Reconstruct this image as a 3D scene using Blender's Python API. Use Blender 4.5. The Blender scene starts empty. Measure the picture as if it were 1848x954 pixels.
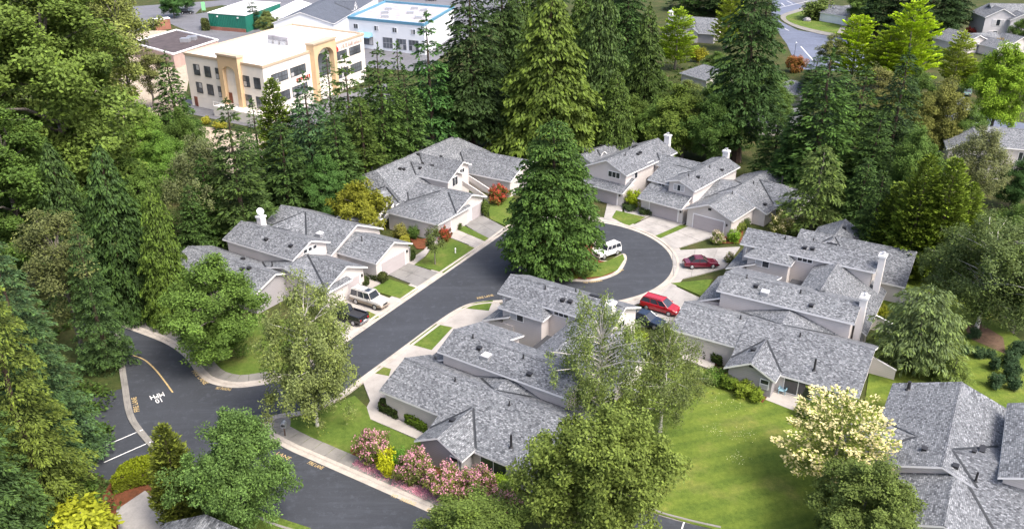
import bpy, math, random
import numpy as np
from mathutils import Vector

sc = bpy.context.scene
COL = sc.collection
R = math.radians
random.seed(7)

# ---------------------------------------------------------------- camera
CF, CT, CH = 1500.0, R(25.2), 48.4          # focal length in photo pixels, pitch, height above the ground
cam_d = bpy.data.cameras.new('camera')
cam_d.sensor_width = 36.0
cam_d.lens = 36.0 * CF / 1848.0
cam_d.clip_end = 3000.0
cam = bpy.data.objects.new('camera', cam_d)
COL.objects.link(cam)
cam.location = (0, 0, CH)
cam.rotation_euler = (R(90) - CT, 0, 0)
sc.camera = cam

# ---------------------------------------------------------------- sky, sun, exposure
SUN_EL, SUN_AZ = R(56), math.atan2(-0.62, 0.78)      # direction to the sun
S = Vector((math.cos(SUN_EL) * math.cos(SUN_AZ), math.cos(SUN_EL) * math.sin(SUN_AZ), math.sin(SUN_EL)))
world = bpy.data.worlds.new('World')
sc.world = world
world.use_nodes = True
wn = world.node_tree
bg = wn.nodes['Background']
sky = wn.nodes.new('ShaderNodeTexSky')
sky.sky_type = 'NISHITA'
sky.sun_disc = False
sky.sun_elevation = SUN_EL
sky.sun_rotation = math.atan2(S.x, S.y)
sky.air_density = 0.7
sky.dust_density = 5.0
sky.ozone_density = 0.4
wn.links.new(sky.outputs[0], bg.inputs[0])
bg.inputs[1].default_value = 0.15
sun_d = bpy.data.lights.new('sun', 'SUN')
sun_d.energy = 1.3
sun_d.angle = R(18)
sun_d.color = (1.0, 0.98, 0.95)
sun = bpy.data.objects.new('sun', sun_d)
COL.objects.link(sun)
sun.location = (60, -20, 120)
sun.rotation_euler = S.to_track_quat('Z', 'Y').to_euler()
vs = sc.view_settings
vs.view_transform = 'Standard'
vs.look = 'None'
vs.exposure = 1.42
vs.gamma = 1.0
vs.use_curve_mapping = False
sc.cycles.max_bounces = 5
sc.cycles.diffuse_bounces = 3
sc.cycles.transmission_bounces = 3
sc.cycles.use_denoising = True

# ---------------------------------------------------------------- photo pixel -> place
def G(px, py, z=0.0):
    """the point at height z that the photograph shows at (px, py)"""
    u, v = px - 924.0, 477.0 - py
    d = (u, CF * math.cos(CT) + v * math.sin(CT), -CF * math.sin(CT) + v * math.cos(CT))
    t = (z - CH) / d[2]
    return Vector((d[0] * t, d[1] * t, z))

def height_at(Y, py):
    """height of a point at distance Y whose picture row is py"""
    v = 477.0 - py
    return CH + Y * (-CF * math.sin(CT) + v * math.cos(CT)) / (CF * math.cos(CT) + v * math.sin(CT))

def px_per_m(Y, z):
    return CF / (Y * math.cos(CT) - (z - CH) * math.sin(CT))

# ---------------------------------------------------------------- objects
def tag(o, label=None, cat=None, group=None, kind=None):
    if label: o['label'] = label
    if cat: o['category'] = cat
    if group: o['group'] = group
    if kind: o['kind'] = kind
    return o

def empty(name, loc=(0, 0, 0), rz=0.0):
    o = bpy.data.objects.new(name, None)
    COL.objects.link(o)
    o.location = loc
    o.rotation_euler = (0, 0, rz)
    return o

def link(name, me, parent=None, loc=None, rot=None, scale=None):
    o = bpy.data.objects.new(name, me)
    COL.objects.link(o)
    o.parent = parent
    if loc is not None: o.location = loc
    if rot is not None: o.rotation_euler = rot
    if scale is not None: o.scale = scale
    return o

class MB:
    """collects faces; build() makes one mesh object"""
    def __init__(s):
        s.v, s.f, s.m, s.uv = [], [], [], []
    def face(s, pts, mi=0, uv=None):
        b = len(s.v)
        s.v += [tuple(p) for p in pts]
        s.f.append(tuple(range(b, b + len(pts))))
        s.m.append(mi)
        s.uv += list(uv) if uv else [(0.0, 0.0)] * len(pts)
    def box(s, x0, x1, y0, y1, z0, z1, mi=0):
        p = [(x0, y0, z0), (x1, y0, z0), (x1, y1, z0), (x0, y1, z0), (x0, y0, z1), (x1, y0, z1), (x1, y1, z1), (x0, y1, z1)]
        for q in ((3, 2, 1, 0), (4, 5, 6, 7), (0, 1, 5, 4), (1, 2, 6, 5), (2, 3, 7, 6), (3, 0, 4, 7)):
            s.face([p[i] for i in q], mi)
        return s
    def prism(s, poly, z0, z1, mi=0, mi_side=None):
        if sum(poly[i - 1][0] * poly[i][1] - poly[i][0] * poly[i - 1][1] for i in range(len(poly))) < 0:
            poly = poly[::-1]
        ms = mi if mi_side is None else mi_side
        s.face([(p[0], p[1], z1) for p in poly], mi)
        s.face([(p[0], p[1], z0) for p in poly[::-1]], ms)
        n = len(poly)
        for i in range(n):
            a, b = poly[i], poly[(i + 1) % n]
            s.face([(a[0], a[1], z0), (b[0], b[1], z0), (b[0], b[1], z1), (a[0], a[1], z1)], ms)
        return s
    def slab(s, poly3, t, mi=0, mi_side=1):
        """a roof plane: polygon on top (counter-clockwise from above), t thick"""
        p = [Vector(q) for q in poly3]
        n = (p[1] - p[0]).cross(p[2] - p[0]).normalized()
        if n.z < 0:
            p.reverse(); n = -n
        h = Vector((-n.y, n.x, 0))
        h = h.normalized() if h.length > 1e-6 else Vector((1, 0, 0))
        w = n.cross(h)
        s.face(p, mi, [(q.dot(h), q.dot(w)) for q in p])
        d = Vector((0, 0, t))
        s.face([q - d for q in reversed(p)], mi_side)
        for i in range(len(p)):
            a, b = p[i], p[(i + 1) % len(p)]
            s.face([a - d, b - d, b, a], mi_side)
        return s
    def tube(s, pts, rad, n=5, mi=0, cap=False):
        rings = []
        for i, p in enumerate(pts):
            p = Vector(p)
            a = Vector(pts[max(i - 1, 0)]); b = Vector(pts[min(i + 1, len(pts) - 1)])
            d = (b - a).normalized()
            x = d.orthogonal().normalized(); y = d.cross(x)
            r = rad[i] if hasattr(rad, '__len__') else rad
            rings.append([p + (x * math.cos(2 * math.pi * k / n) + y * math.sin(2 * math.pi * k / n)) * r for k in range(n)])
        for i in range(len(rings) - 1):
            for k in range(n):
                s.face([rings[i][k], rings[i][(k + 1) % n], rings[i + 1][(k + 1) % n], rings[i + 1][k]], mi)
        if cap:
            s.face(rings[-1], mi); s.face(rings[0][::-1], mi)
        return s
    def mesh(s, name, mats):
        me = bpy.data.meshes.new(name)
        me.from_pydata(s.v, [], s.f)
        mats = mats if isinstance(mats, (list, tuple)) else [mats]
        for m in mats: me.materials.append(m)
        me.polygons.foreach_set('material_index', s.m)
        uvl = me.uv_layers.new(name='UVMap')
        uvl.data.foreach_set('uv', [c for q in s.uv for c in q])
        me.update()
        return me
    def build(s, name, mats, parent=None, **k):
        return link(name, s.mesh(name, mats), parent, **k)

# ---------------------------------------------------------------- materials
def nodes(name):
    m = bpy.data.materials.new(name)
    m.use_nodes = True
    nt = m.node_tree
    return m, nt, nt.nodes['Principled BSDF']

def noise(nt, vec, scale, detail=4, rough=0.6):
    n = nt.nodes.new('ShaderNodeTexNoise')
    n.inputs['Scale'].default_value = scale
    n.inputs['Detail'].default_value = detail
    n.inputs['Roughness'].default_value = rough
    if vec is not None: nt.links.new(vec, n.inputs['Vector'])
    return n

def ramp(nt, fac, stops):
    r = nt.nodes.new('ShaderNodeValToRGB')
    e = r.color_ramp.elements
    while len(e) < len(stops): e.new(0.5)
    for i, (p, c) in enumerate(stops):
        e[i].position = p
        e[i].color = (c[0], c[1], c[2], 1)
    nt.links.new(fac, r.inputs[0])
    return r

def mixc(nt, fac, a, b, mode='MIX'):
    m = nt.nodes.new('ShaderNodeMix')
    m.data_type = 'RGBA'
    m.blend_type = mode
    for sock, val in ((m.inputs[0], fac), (m.inputs[6], a), (m.inputs[7], b)):
        if hasattr(val, 'links') or isinstance(val, bpy.types.NodeSocket): nt.links.new(val, sock)
        elif isinstance(val, (int, float)): sock.default_value = val
        else: sock.default_value = (val[0], val[1], val[2], 1)
    return m.outputs[2]

def wpos(nt):
    return nt.nodes.new('ShaderNodeNewGeometry').outputs['Position']

def bumped(nt, b, h, strength=0.3, dist=0.05):
    n = nt.nodes.new('ShaderNodeBump')
    n.inputs['Strength'].default_value = strength
    n.inputs['Distance'].default_value = dist
    nt.links.new(h, n.inputs['Height'])
    nt.links.new(n.outputs[0], b.inputs['Normal'])

def paint(name, c, rough=0.6, var=0.12, scale=1.2, metal=0.0, spec=0.5, coat=0.0, bump=0.0):
    m, nt, b = nodes(name)
    P = wpos(nt)
    n = noise(nt, P, scale, 5)
    lo = [x * (1 - var) for x in c]; hi = [min(1, x * (1 + var)) for x in c]
    r = ramp(nt, n.outputs[0], [(0.3, lo), (0.7, hi)])
    nt.links.new(r.outputs[0], b.inputs['Base Color'])
    b.inputs['Roughness'].default_value = rough
    b.inputs['Metallic'].default_value = metal
    b.inputs['Specular IOR Level'].default_value = spec
    b.inputs['Coat Weight'].default_value = coat
    if bump: bumped(nt, b, noise(nt, P, scale * 12, 3).outputs[0], bump, 0.03)
    return m

def shingle_mat(name, tones, scale=1.0):
    m, nt, b = nodes(name)
    uv = nt.nodes.new('ShaderNodeUVMap').outputs[0]
    def bricks(w, h, off):
        t = nt.nodes.new('ShaderNodeTexBrick')
        nt.links.new(uv, t.inputs['Vector'])
        t.inputs['Color1'].default_value = (0, 0, 0, 1); t.inputs['Color2'].default_value = (1, 1, 1, 1)
        t.inputs['Mortar'].default_value = (0.15, 0.15, 0.15, 1)
        t.inputs['Scale'].default_value = 1.0
        t.inputs['Brick Width'].default_value = w; t.inputs['Row Height'].default_value = h
        t.inputs['Mortar Size'].default_value = 0.012
        t.offset = off
        return t
    t1 = bricks(0.27, 0.15, 0.37); t2 = bricks(0.19, 0.15, 0.71)
    f = nt.nodes.new('ShaderNodeMath'); f.operation = 'ADD'
    nt.links.new(t1.outputs['Color'], f.inputs[0]); nt.links.new(t2.outputs['Color'], f.inputs[1])
    h = nt.nodes.new('ShaderNodeMath'); h.operation = 'MULTIPLY'; h.inputs[1].default_value = 0.5
    nt.links.new(f.outputs[0], h.inputs[0])
    r = ramp(nt, h.outputs[0], [(0.08, tones[0]), (0.4, tones[1]), (0.65, tones[2]), (0.95, tones[3])])
    n = noise(nt, wpos(nt), 0.45, 5)
    c = mixc(nt, 0.85, r.outputs[0], ramp(nt, n.outputs[0], [(0.3, (0.86, 0.86, 0.87)), (0.7, (1.08, 1.08, 1.07))]).outputs[0], 'MULTIPLY')
    st = noise(nt, uv, 0.35, 6, 0.7)
    c = mixc(nt, 0.8, c, ramp(nt, st.outputs[0], [(0.35, (0.84, 0.85, 0.86)), (0.65, (1.10, 1.10, 1.09))]).outputs[0], 'MULTIPLY')
    oi = nt.nodes.new('ShaderNodeObjectInfo')
    c = mixc(nt, 1.0, c, ramp(nt, oi.outputs['Random'], [(0.0, (0.9, 0.9, 0.91)), (1.0, (1.06, 1.06, 1.05))]).outputs[0], 'MULTIPLY')
    nt.links.new(c, b.inputs['Base Color'])
    b.inputs['Roughness'].default_value = 0.85
    bumped(nt, b, h.outputs[0], 0.4, 0.02)
    return m

M = {}
M['shingle'] = shingle_mat('grey_shingles', [(0.050, 0.054, 0.061), (0.120, 0.128, 0.139), (0.178, 0.187, 0.200), (0.295, 0.307, 0.326)])
M['shingle_dark'] = shingle_mat('dark_shingles', [(0.035, 0.036, 0.04), (0.06, 0.06, 0.065), (0.085, 0.085, 0.09), (0.12, 0.12, 0.125)])
M['shingle_blue'] = shingle_mat('slate_shingles', [(0.05, 0.06, 0.08), (0.07, 0.082, 0.105), (0.09, 0.10, 0.125), (0.11, 0.125, 0.15)])
M['white'] = paint('white_trim', (0.80, 0.79, 0.78), 0.5, 0.05)
def siding_mat(name, c):
    m, nt, b = nodes(name)
    P = wpos(nt)
    sx = nt.nodes.new('ShaderNodeSeparateXYZ'); nt.links.new(P, sx.inputs[0])
    md = nt.nodes.new('ShaderNodeMath'); md.operation = 'FLOORED_MODULO'; md.inputs[1].default_value = 0.22
    nt.links.new(sx.outputs[2], md.inputs[0])
    lap = ramp(nt, md.outputs[0], [(0.0, (0.72, 0.72, 0.72)), (0.035, (0.97, 0.97, 0.97)), (0.22, (1.0, 1.0, 1.0))])
    n = noise(nt, P, 0.5, 5)
    a = ramp(nt, n.outputs[0], [(0.3, [x * 0.93 for x in c]), (0.7, [x * 1.04 for x in c])]).outputs[0]
    nt.links.new(mixc(nt, 1.0, a, lap.outputs[0], 'MULTIPLY'), b.inputs['Base Color'])
    b.inputs['Roughness'].default_value = 0.7
    bumped(nt, b, md.outputs[0], 0.5, 0.05)
    return m
M['siding'] = siding_mat('pale_siding', (0.58, 0.54, 0.515))
M['grey_siding'] = siding_mat('grey_siding', (0.33, 0.315, 0.325))
M['palegrey'] = siding_mat('pale_grey_siding', (0.50, 0.49, 0.50))
M['garage'] = paint('mauve_garage_door', (0.40, 0.365, 0.37), 0.55, 0.05, 0.8)
M['chimney'] = paint('white_chimney', (0.72, 0.69, 0.67), 0.7, 0.05)
M['flash'] = paint('dark_flashing', (0.035, 0.038, 0.042), 0.5, 0.2, metal=0.3)
M['vent'] = paint('black_pipe', (0.02, 0.02, 0.022), 0.5, 0.2)
M['metal'] = paint('grey_metal', (0.45, 0.46, 0.48), 0.4, 0.1, metal=0.6)
M['dish'] = paint('dish_white', (0.7, 0.72, 0.75), 0.4, 0.05)
M['stone'] = paint('grey_stone', (0.25, 0.24, 0.23), 0.8, 0.4, 6.0)
M['glass'] = paint('window_glass', (0.03, 0.035, 0.042), 0.08, 0.3, 0.8, spec=0.8)
M['blind'] = paint('pale_blind', (0.42, 0.42, 0.43), 0.4, 0.15, 2.0)
M['wood'] = paint('red_brown_door', (0.16, 0.05, 0.03), 0.6, 0.2)
def concrete_mat(name, c, var=0.22):
    m, nt, b = nodes(name)
    P = wpos(nt)
    n1 = noise(nt, P, 0.55, 7, 0.65); n2 = noise(nt, P, 9.0, 3)
    a = ramp(nt, n1.outputs[0], [(0.28, [x * (1 - var) for x in c]), (0.5, c), (0.75, [min(1, x * (1 + var * 0.6)) for x in c])]).outputs[0]
    a = mixc(nt, 0.5, a, ramp(nt, n2.outputs[0], [(0.3, (0.8, 0.8, 0.8)), (0.7, (1.1, 1.1, 1.1))]).outputs[0], 'MULTIPLY')
    nt.links.new(a, b.inputs['Base Color'])
    b.inputs['Roughness'].default_value = 0.85
    return m
M['concrete'] = concrete_mat('pale_concrete', (0.35, 0.325, 0.295))
M['kerb'] = concrete_mat('kerb_concrete', (0.40, 0.36, 0.31), 0.3)
M['drive'] = concrete_mat('worn_concrete', (0.31, 0.295, 0.275), 0.3)
M['drive_dark'] = concrete_mat('stained_concrete', (0.19, 0.185, 0.175), 0.35)
M['walk'] = concrete_mat('sidewalk_concrete', (0.20, 0.19, 0.17), 0.35)
def asphalt_mat(name, c, crack=True):
    m, nt, b = nodes(name)
    P = wpos(nt)
    n1 = noise(nt, P, 0.12, 6, 0.7); n2 = noise(nt, P, 1.1, 6, 0.75); n3 = noise(nt, P, 22, 2)
    a = ramp(nt, n1.outputs[0], [(0.3, [x * 0.8 for x in c]), (0.7, [x * 1.2 for x in c])]).outputs[0]
    a = mixc(nt, ramp(nt, n2.outputs[0], [(0.53, (0, 0, 0)), (0.66, (0.6, 0.6, 0.6))]).outputs[0], a, [x * 2.0 for x in c])
    a = mixc(nt, 0.6, a, ramp(nt, n3.outputs[0], [(0.3, (0.7, 0.7, 0.7)), (0.7, (1.25, 1.25, 1.25))]).outputs[0], 'MULTIPLY')
    mp = nt.nodes.new('ShaderNodeMapping'); mp.inputs['Rotation'].default_value = (0, 0, R(-60)); mp.inputs['Scale'].default_value = (0.10, 1.1, 1)
    nt.links.new(P, mp.inputs[0])
    n4 = noise(nt, mp.outputs[0], 0.8, 5, 0.7)
    a = mixc(nt, ramp(nt, n4.outputs[0], [(0.5, (0, 0, 0)), (0.64, (0.5, 0.5, 0.5))]).outputs[0], a, [x * 1.55 for x in c])
    wv = nt.nodes.new('ShaderNodeTexVoronoi'); wv.feature = 'DISTANCE_TO_EDGE'; wv.inputs['Scale'].default_value = 0.16
    wp = nt.nodes.new('ShaderNodeVectorMath'); wp.operation = 'ADD'
    ws = nt.nodes.new('ShaderNodeVectorMath'); ws.operation = 'SCALE'; ws.inputs['Scale'].default_value = 5.0
    nt.links.new(noise(nt, P, 0.35, 6).outputs['Color'], ws.inputs[0])
    nt.links.new(P, wp.inputs[0]); nt.links.new(ws.outputs[0], wp.inputs[1])
    nt.links.new(wp.outputs[0], wv.inputs['Vector'])
    a = mixc(nt, ramp(nt, wv.outputs['Distance'], [(0.0, (0.35, 0.35, 0.35)), (0.006, (0, 0, 0))]).outputs[0], a, [x * 0.35 for x in c])
    nt.links.new(a, b.inputs['Base Color'])
    b.inputs['Roughness'].default_value = 0.7
    bumped(nt, b, n3.outputs[0], 0.2, 0.01)
    return m
M['asphalt'] = asphalt_mat('fresh_asphalt', (0.033, 0.037, 0.044))
M['asphalt_old'] = asphalt_mat('old_asphalt', (0.12, 0.12, 0.13))
M['asphalt_blue'] = asphalt_mat('blue_asphalt', (0.10, 0.115, 0.16))
def grass_mat(name, c1, c2, c3, stripe=0.0, ang=0.0):
    m, nt, b = nodes(name)
    P = wpos(nt)
    n1 = noise(nt, P, 0.22, 6, 0.65); n2 = noise(nt, P, 2.3, 6, 0.7); n3 = noise(nt, P, 14, 3)
    a = ramp(nt, n1.outputs[0], [(0.32, c1), (0.52, c2), (0.72, c3)]).outputs[0]
    a = mixc(nt, 0.75, a, ramp(nt, n2.outputs[0], [(0.3, (0.62, 0.68, 0.6)), (0.7, (1.3, 1.25, 1.2))]).outputs[0], 'MULTIPLY')
    a = mixc(nt, 0.6, a, ramp(nt, n3.outputs[0], [(0.3, (0.6, 0.65, 0.6)), (0.7, (1.35, 1.3, 1.3))]).outputs[0], 'MULTIPLY')
    if stripe:
        mp = nt.nodes.new('ShaderNodeMapping'); mp.inputs['Rotation'].default_value = (0, 0, ang)
        nt.links.new(P, mp.inputs[0])
        w = nt.nodes.new('ShaderNodeTexWave'); w.inputs['Scale'].default_value = 0.16; w.inputs['Distortion'].default_value = 1.2
        w.inputs['Detail'].default_value = 1.5; w.inputs['Detail Scale'].default_value = 0.4
        nt.links.new(mp.outputs[0], w.inputs['Vector'])
        a = mixc(nt, stripe, a, ramp(nt, w.outputs['Fac'], [(0.25, (0.78, 0.84, 0.8)), (0.75, (1.28, 1.18, 1.1))]).outputs[0], 'MULTIPLY')
    nt.links.new(a, b.inputs['Base Color'])
    b.inputs['Roughness'].default_value = 0.9
    b.inputs['Specular IOR Level'].default_value = 0.15
    bumped(nt, b, n3.outputs[0], 0.8, 0.08)
    return m
M['lawn'] = grass_mat('mown_lawn', (0.078, 0.122, 0.020), (0.112, 0.156, 0.026), (0.160, 0.168, 0.048), 0.42, R(72))
M['grass'] = grass_mat('front_grass', (0.066, 0.114, 0.020), (0.098, 0.145, 0.026), (0.158, 0.162, 0.050))
M['rough'] = grass_mat('rough_ground', (0.030, 0.048, 0.012), (0.055, 0.065, 0.020), (0.095, 0.075, 0.04))
M['mulch'] = grass_mat('bark_mulch', (0.10, 0.035, 0.018), (0.15, 0.055, 0.028), (0.10, 0.05, 0.03))
M['soil'] = grass_mat('bare_soil', (0.13, 0.085, 0.06), (0.17, 0.11, 0.08), (0.12, 0.10, 0.05))
M['gravel'] = grass_mat('pale_gravel', (0.34, 0.28, 0.23), (0.42, 0.35, 0.29), (0.36, 0.31, 0.25))
M['bark'] = paint('brown_bark', (0.085, 0.055, 0.04), 0.9, 0.4, 5.0, bump=0.5)
M['bark_grey'] = paint('grey_bark', (0.16, 0.14, 0.12), 0.9, 0.4, 4.0, bump=0.5)
M['birch'] = paint('birch_bark', (0.55, 0.52, 0.47), 0.8, 0.3, 6.0)
M['line_white'] = paint('white_road_paint', (0.62, 0.62, 0.6), 0.7, 0.2, 4.0)
M['line_yellow'] = paint('yellow_road_paint', (0.42, 0.31, 0.14), 0.7, 0.25, 4.0)
M['tyre'] = paint('tyre_rubber', (0.018, 0.018, 0.019), 0.8, 0.2)
M['rim'] = paint('alloy_rim', (0.5, 0.5, 0.52), 0.35, 0.1, metal=0.7)
M['tail'] = paint('red_lens', (0.35, 0.015, 0.012), 0.25, 0.1)
M['lamp'] = paint('clear_lens', (0.7, 0.7, 0.68), 0.15, 0.1)
M['carglass'] = paint('car_glass', (0.03, 0.035, 0.045), 0.05, 0.2, spec=0.9)
M['blacktrim'] = paint('black_trim', (0.025, 0.025, 0.027), 0.6, 0.2)

def foliage_mat(name, flower=None, gloss=0.55):
    m, nt, b = nodes(name)
    oi = nt.nodes.new('ShaderNodeObjectInfo')
    at = nt.nodes.new('ShaderNodeAttribute'); at.attribute_name = 'leaf'
    sp = nt.nodes.new('ShaderNodeSeparateColor')
    nt.links.new(at.outputs['Color'], sp.inputs[0])
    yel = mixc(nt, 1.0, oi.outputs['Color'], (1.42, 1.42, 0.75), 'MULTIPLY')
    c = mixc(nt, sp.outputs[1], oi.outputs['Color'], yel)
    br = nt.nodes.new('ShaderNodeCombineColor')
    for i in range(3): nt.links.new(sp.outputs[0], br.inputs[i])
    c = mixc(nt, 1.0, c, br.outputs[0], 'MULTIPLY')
    if flower:
        c = mixc(nt, sp.outputs[2], c, flower)
    nt.links.new(c, b.inputs['Base Color'])
    b.inputs['Roughness'].default_value = gloss
    b.inputs['Specular IOR Level'].default_value = 0.08
    tr = nt.nodes.new('ShaderNodeBsdfTranslucent')
    nt.links.new(c, tr.inputs[0])
    mx = nt.nodes.new('ShaderNodeMixShader'); mx.inputs[0].default_value = 0.2
    nt.links.new(b.outputs[0], mx.inputs[1]); nt.links.new(tr.outputs[0], mx.inputs[2])
    nt.links.new(mx.outputs[0], nt.nodes['Material Output'].inputs[0])
    return m
M['leaf'] = foliage_mat('foliage')
M['leaf_pink'] = foliage_mat('pink_blossom_foliage', (0.62, 0.29, 0.36))
M['leaf_cream'] = foliage_mat('cream_blossom_foliage', (0.72, 0.64, 0.33))
M['leaf_white'] = foliage_mat('pale_blossom_foliage', (0.66, 0.52, 0.45))
M['leaf_orange'] = foliage_mat('orange_foliage', (0.34, 0.12, 0.05))
M['leaf_red'] = foliage_mat('red_blossom_foliage', (0.48, 0.07, 0.05))
# ---------------------------------------------------------------- ground, roads, kerbs, paving
def W(*pts):
    return [(G(x, y).x, G(x, y).y) for x, y in pts]

def smooth(p, n=5, closed=False):
    out = []
    k = len(p)
    for i in range(k if closed else k - 1):
        g = lambda j: Vector(p[j % k] if closed else p[min(max(j, 0), k - 1)])
        a, b, c, d = g(i - 1), g(i), g(i + 1), g(i + 2)
        for j in range(n):
            t = j / n
            q = 0.5 * (2 * b + (c - a) * t + (2 * a - 5 * b + 4 * c - d) * t * t + (3 * b - a - 3 * c + d) * t ** 3)
            out.append((q.x, q.y))
    if not closed: out.append(tuple(p[-1]))
    return out

def offset(p, d, closed=False):
    out, k = [], len(p)
    for i in range(k):
        a = Vector(p[(i - 1) % k] if closed else p[max(i - 1, 0)]); b = Vector(p[(i + 1) % k] if closed else p[min(i + 1, k - 1)])
        t = (b - a).normalized()
        out.append((p[i][0] - t.y * d, p[i][1] + t.x * d))
    return out

def sheet(name, poly, z, mat, thick=0.0, parent=None, kind='structure'):
    mb = MB()
    if thick: mb.prism(poly, z - thick, z)
    else:
        if sum(poly[i - 1][0] * poly[i][1] - poly[i][0] * poly[i - 1][1] for i in range(len(poly))) < 0: poly = poly[::-1]
        mb.face([(x, y, z) for x, y in poly])
    o = mb.build(name, M[mat], parent)
    if parent is None: tag(o, kind=kind)
    return o

def strip(name, p, prof, mat, parent=None, closed=False, kind='structure'):
    """a band with cross-section prof [(offset, z)] along a line; positive offset = left of the line"""
    mb = MB()
    rails = [[(x, y, z) for x, y in offset(p, o, closed)] for o, z in prof]
    n = len(p)
    for a, b in zip(rails[:-1], rails[1:]):
        for i in range(n if closed else n - 1):
            j = (i + 1) % n
            mb.face([a[i], a[j], b[j], b[i]])
    o = mb.build(name, M[mat], parent)
    if parent is None: tag(o, kind=kind)
    return o

ground = MB()
ground.face([(-700, -40, -0.02), (700, -40, -0.02), (700, 1200, -0.02), (-700, 1200, -0.02)])
tag(ground.build('ground', M['rough']), kind='structure')

RC = Vector((8.4, 105.1)); RO, RI = 13.8, 7.75
def arc(c, r, a0, a1, n):
    return [(c.x + r * math.cos(R(a0 + (a1 - a0) * i / n)), c.y + r * math.sin(R(a0 + (a1 - a0) * i / n))) for i in range(n + 1)]

k1 = W((150, 566), (200, 582), (245, 598), (300, 620), (335, 645), (355, 672), (378, 690), (420, 699), (465, 695), (520, 683), (565, 659), (618, 622), (700, 565), (780, 510), (850, 462), (885, 438))
ring = arc(RC, RO, 128, -108, 60)
k2 = W((925, 541), (862, 545), (830, 555), (790, 580), (725, 628), (655, 679), (610, 712), (555, 738), (510, 746), (484, 754), (474, 770), (482, 788), (520, 810), (560, 828), (680, 881), (800, 935), (870, 967))
k3 = W((215, 600), (222, 640), (230, 690), (240, 745), (262, 780), (295, 815), (340, 850), (400, 890), (490, 935), (560, 957), (640, 985))
K1 = smooth(k1, 5) + ring
K2 = smooth([ring[-1]] + k2, 5)
K3 = smooth(k3, 5)

road = tag(empty('road'), kind='structure')
iA = min(range(len(K1)), key=lambda i: (Vector(K1[i]) - Vector(W((465, 695))[0])).length)
iB = min(range(len(K2)), key=lambda i: (Vector(K2[i]) - Vector(W((482, 788))[0])).length)
iE = len(smooth(k1, 5)) - 1
sheet('asphalt', K1[:iA + 1] + K2[iB:] + [(K2[-1][0] + 1, K2[-1][1] - 6)] + K3[::-1] + W((140, 600)), 0.020, 'asphalt', parent=road)
sheet('asphalt', K1[iA:iE + 1] + W((960, 470), (960, 540)) + K2[2:iB + 1] + W((440, 760)), 0.024, 'asphalt', parent=road)
annulus = MB()
ao, ai = arc(RC, RO, 0, 360, 96), arc(RC, RI - 0.6, 0, 360, 96)
for i in range(96):
    annulus.face([(*ai[i], 0.028), (*ao[i], 0.028), (*ao[i + 1], 0.028), (*ai[i + 1], 0.028)])
annulus.build('asphalt', M['asphalt'], road)

KP = [(-0.05, 0.028), (0.02, 0.034), (0.42, 0.040), (0.52, 0.15), (0.85, 0.16), (0.85, -0.02)]
tag(strip('kerb', K1, KP, 'kerb'), kind='structure')
KR = [(-o, z) for o, z in KP]
tag(strip('kerb', K2, [(o, z) for o, z in KP], 'kerb'), kind='structure')
strip('kerb', K3, [(o * 0.7, 0.03 + (z - 0.03) * 0.6) for o, z in KR], 'walk')
ik = smooth(W((1096, 471), (1112, 463), (1126, 457.6), (1130.7, 469), (1117, 492), (1087, 504.5), (1050, 508.5), (994, 501.5), (941, 487), (933, 471.6)) + arc(RC, RI, 165, 60, 4)[1:] + W((1075, 462)), 5, True)
area = sum(ik[i - 1][0] * ik[i][1] - ik[i][0] * ik[i - 1][1] for i in range(len(ik)))
sg = 1 if area > 0 else -1
strip('island_kerb', ik, [(o * 0.55 * sg, z) for o, z in KP], 'kerb', closed=True)
isl = sheet('island_bed', offset(ik, 0.44 * sg, True), 0.15, 'mulch', 0.17)
sheet('island_grass', W((1050, 486), (1075, 478), (1098, 472), (1112, 465), (1124, 460), (1127, 469), (1114, 489), (1086, 500), (1052, 503), (1036, 500)), 0.162, 'grass')

# painted lines and lettering belong to the road
def line(p, w, mat, z=0.036, name='painted_line'):
    a, b = Vector(p[0]), Vector(p[-1])
    strip(name, p, [(-w / 2, z), (w / 2, z)], mat, parent=road)
line(smooth(W((240, 641), (262, 650), (285, 672), (312, 708)), 5), 0.16, 'line_yellow')
for a, b in (((258, 775), (192, 803)), ((272, 797), (188, 834)), ((292, 819), (200, 863))):
    line(W(a, b), 0.12, 'line_white')

def lettering(text, p0, p1, mat, size, z=0.04, name='painted_lettering', stretch=1.0, up=None, parent=None):
    """flat painted letters whose baseline runs from p0 to p1 (photo points on the ground)"""
    cu = bpy.data.curves.new('txt', 'FONT')
    cu.body = text; cu.size = 1.0; cu.resolution_u = 2; cu.fill_mode = 'FRONT'; cu.offset = 0.012
    tmp = bpy.data.objects.new('tmp_txt', cu); COL.objects.link(tmp)
    dg = bpy.context.evaluated_depsgraph_get()
    me = bpy.data.meshes.new_from_object(tmp.evaluated_get(dg))
    bpy.data.objects.remove(tmp)
    me.materials.clear(); me.materials.append(M[mat])
    a, b = G(*p0), G(*p1)
    d = (b - a); L = d.length
    xs = [v.co.x for v in me.vertices]; ys = [v.co.y for v in me.vertices]
    o = link(name, me, parent or road)
    o.rotation_euler = (0, 0, math.atan2(d.y, d.x))
    sx = L / max(0.01, max(xs) - min(xs))
    o.scale = (sx, size / max(0.01, max(ys) - min(ys)), 1)
    o.location = (a.x, a.y, z)
    return o
lettering('FIRE LANE', (554, 836), (580, 847), 'line_yellow', 0.42)
lettering('NO', (705, 896), (715, 899), 'line_yellow', 0.42)
lettering('PARKING', (721, 902.5), (747, 912), 'line_yellow', 0.42)
lettering('FIRE LANE', (768, 921), (800, 935), 'line_yellow', 0.42)
lettering('FIRE LANE', (862, 540), (891, 534), 'line_yellow', 0.5)
lettering('NO', (1053, 511), (1061, 511.2), 'line_yellow', 0.5)
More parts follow.
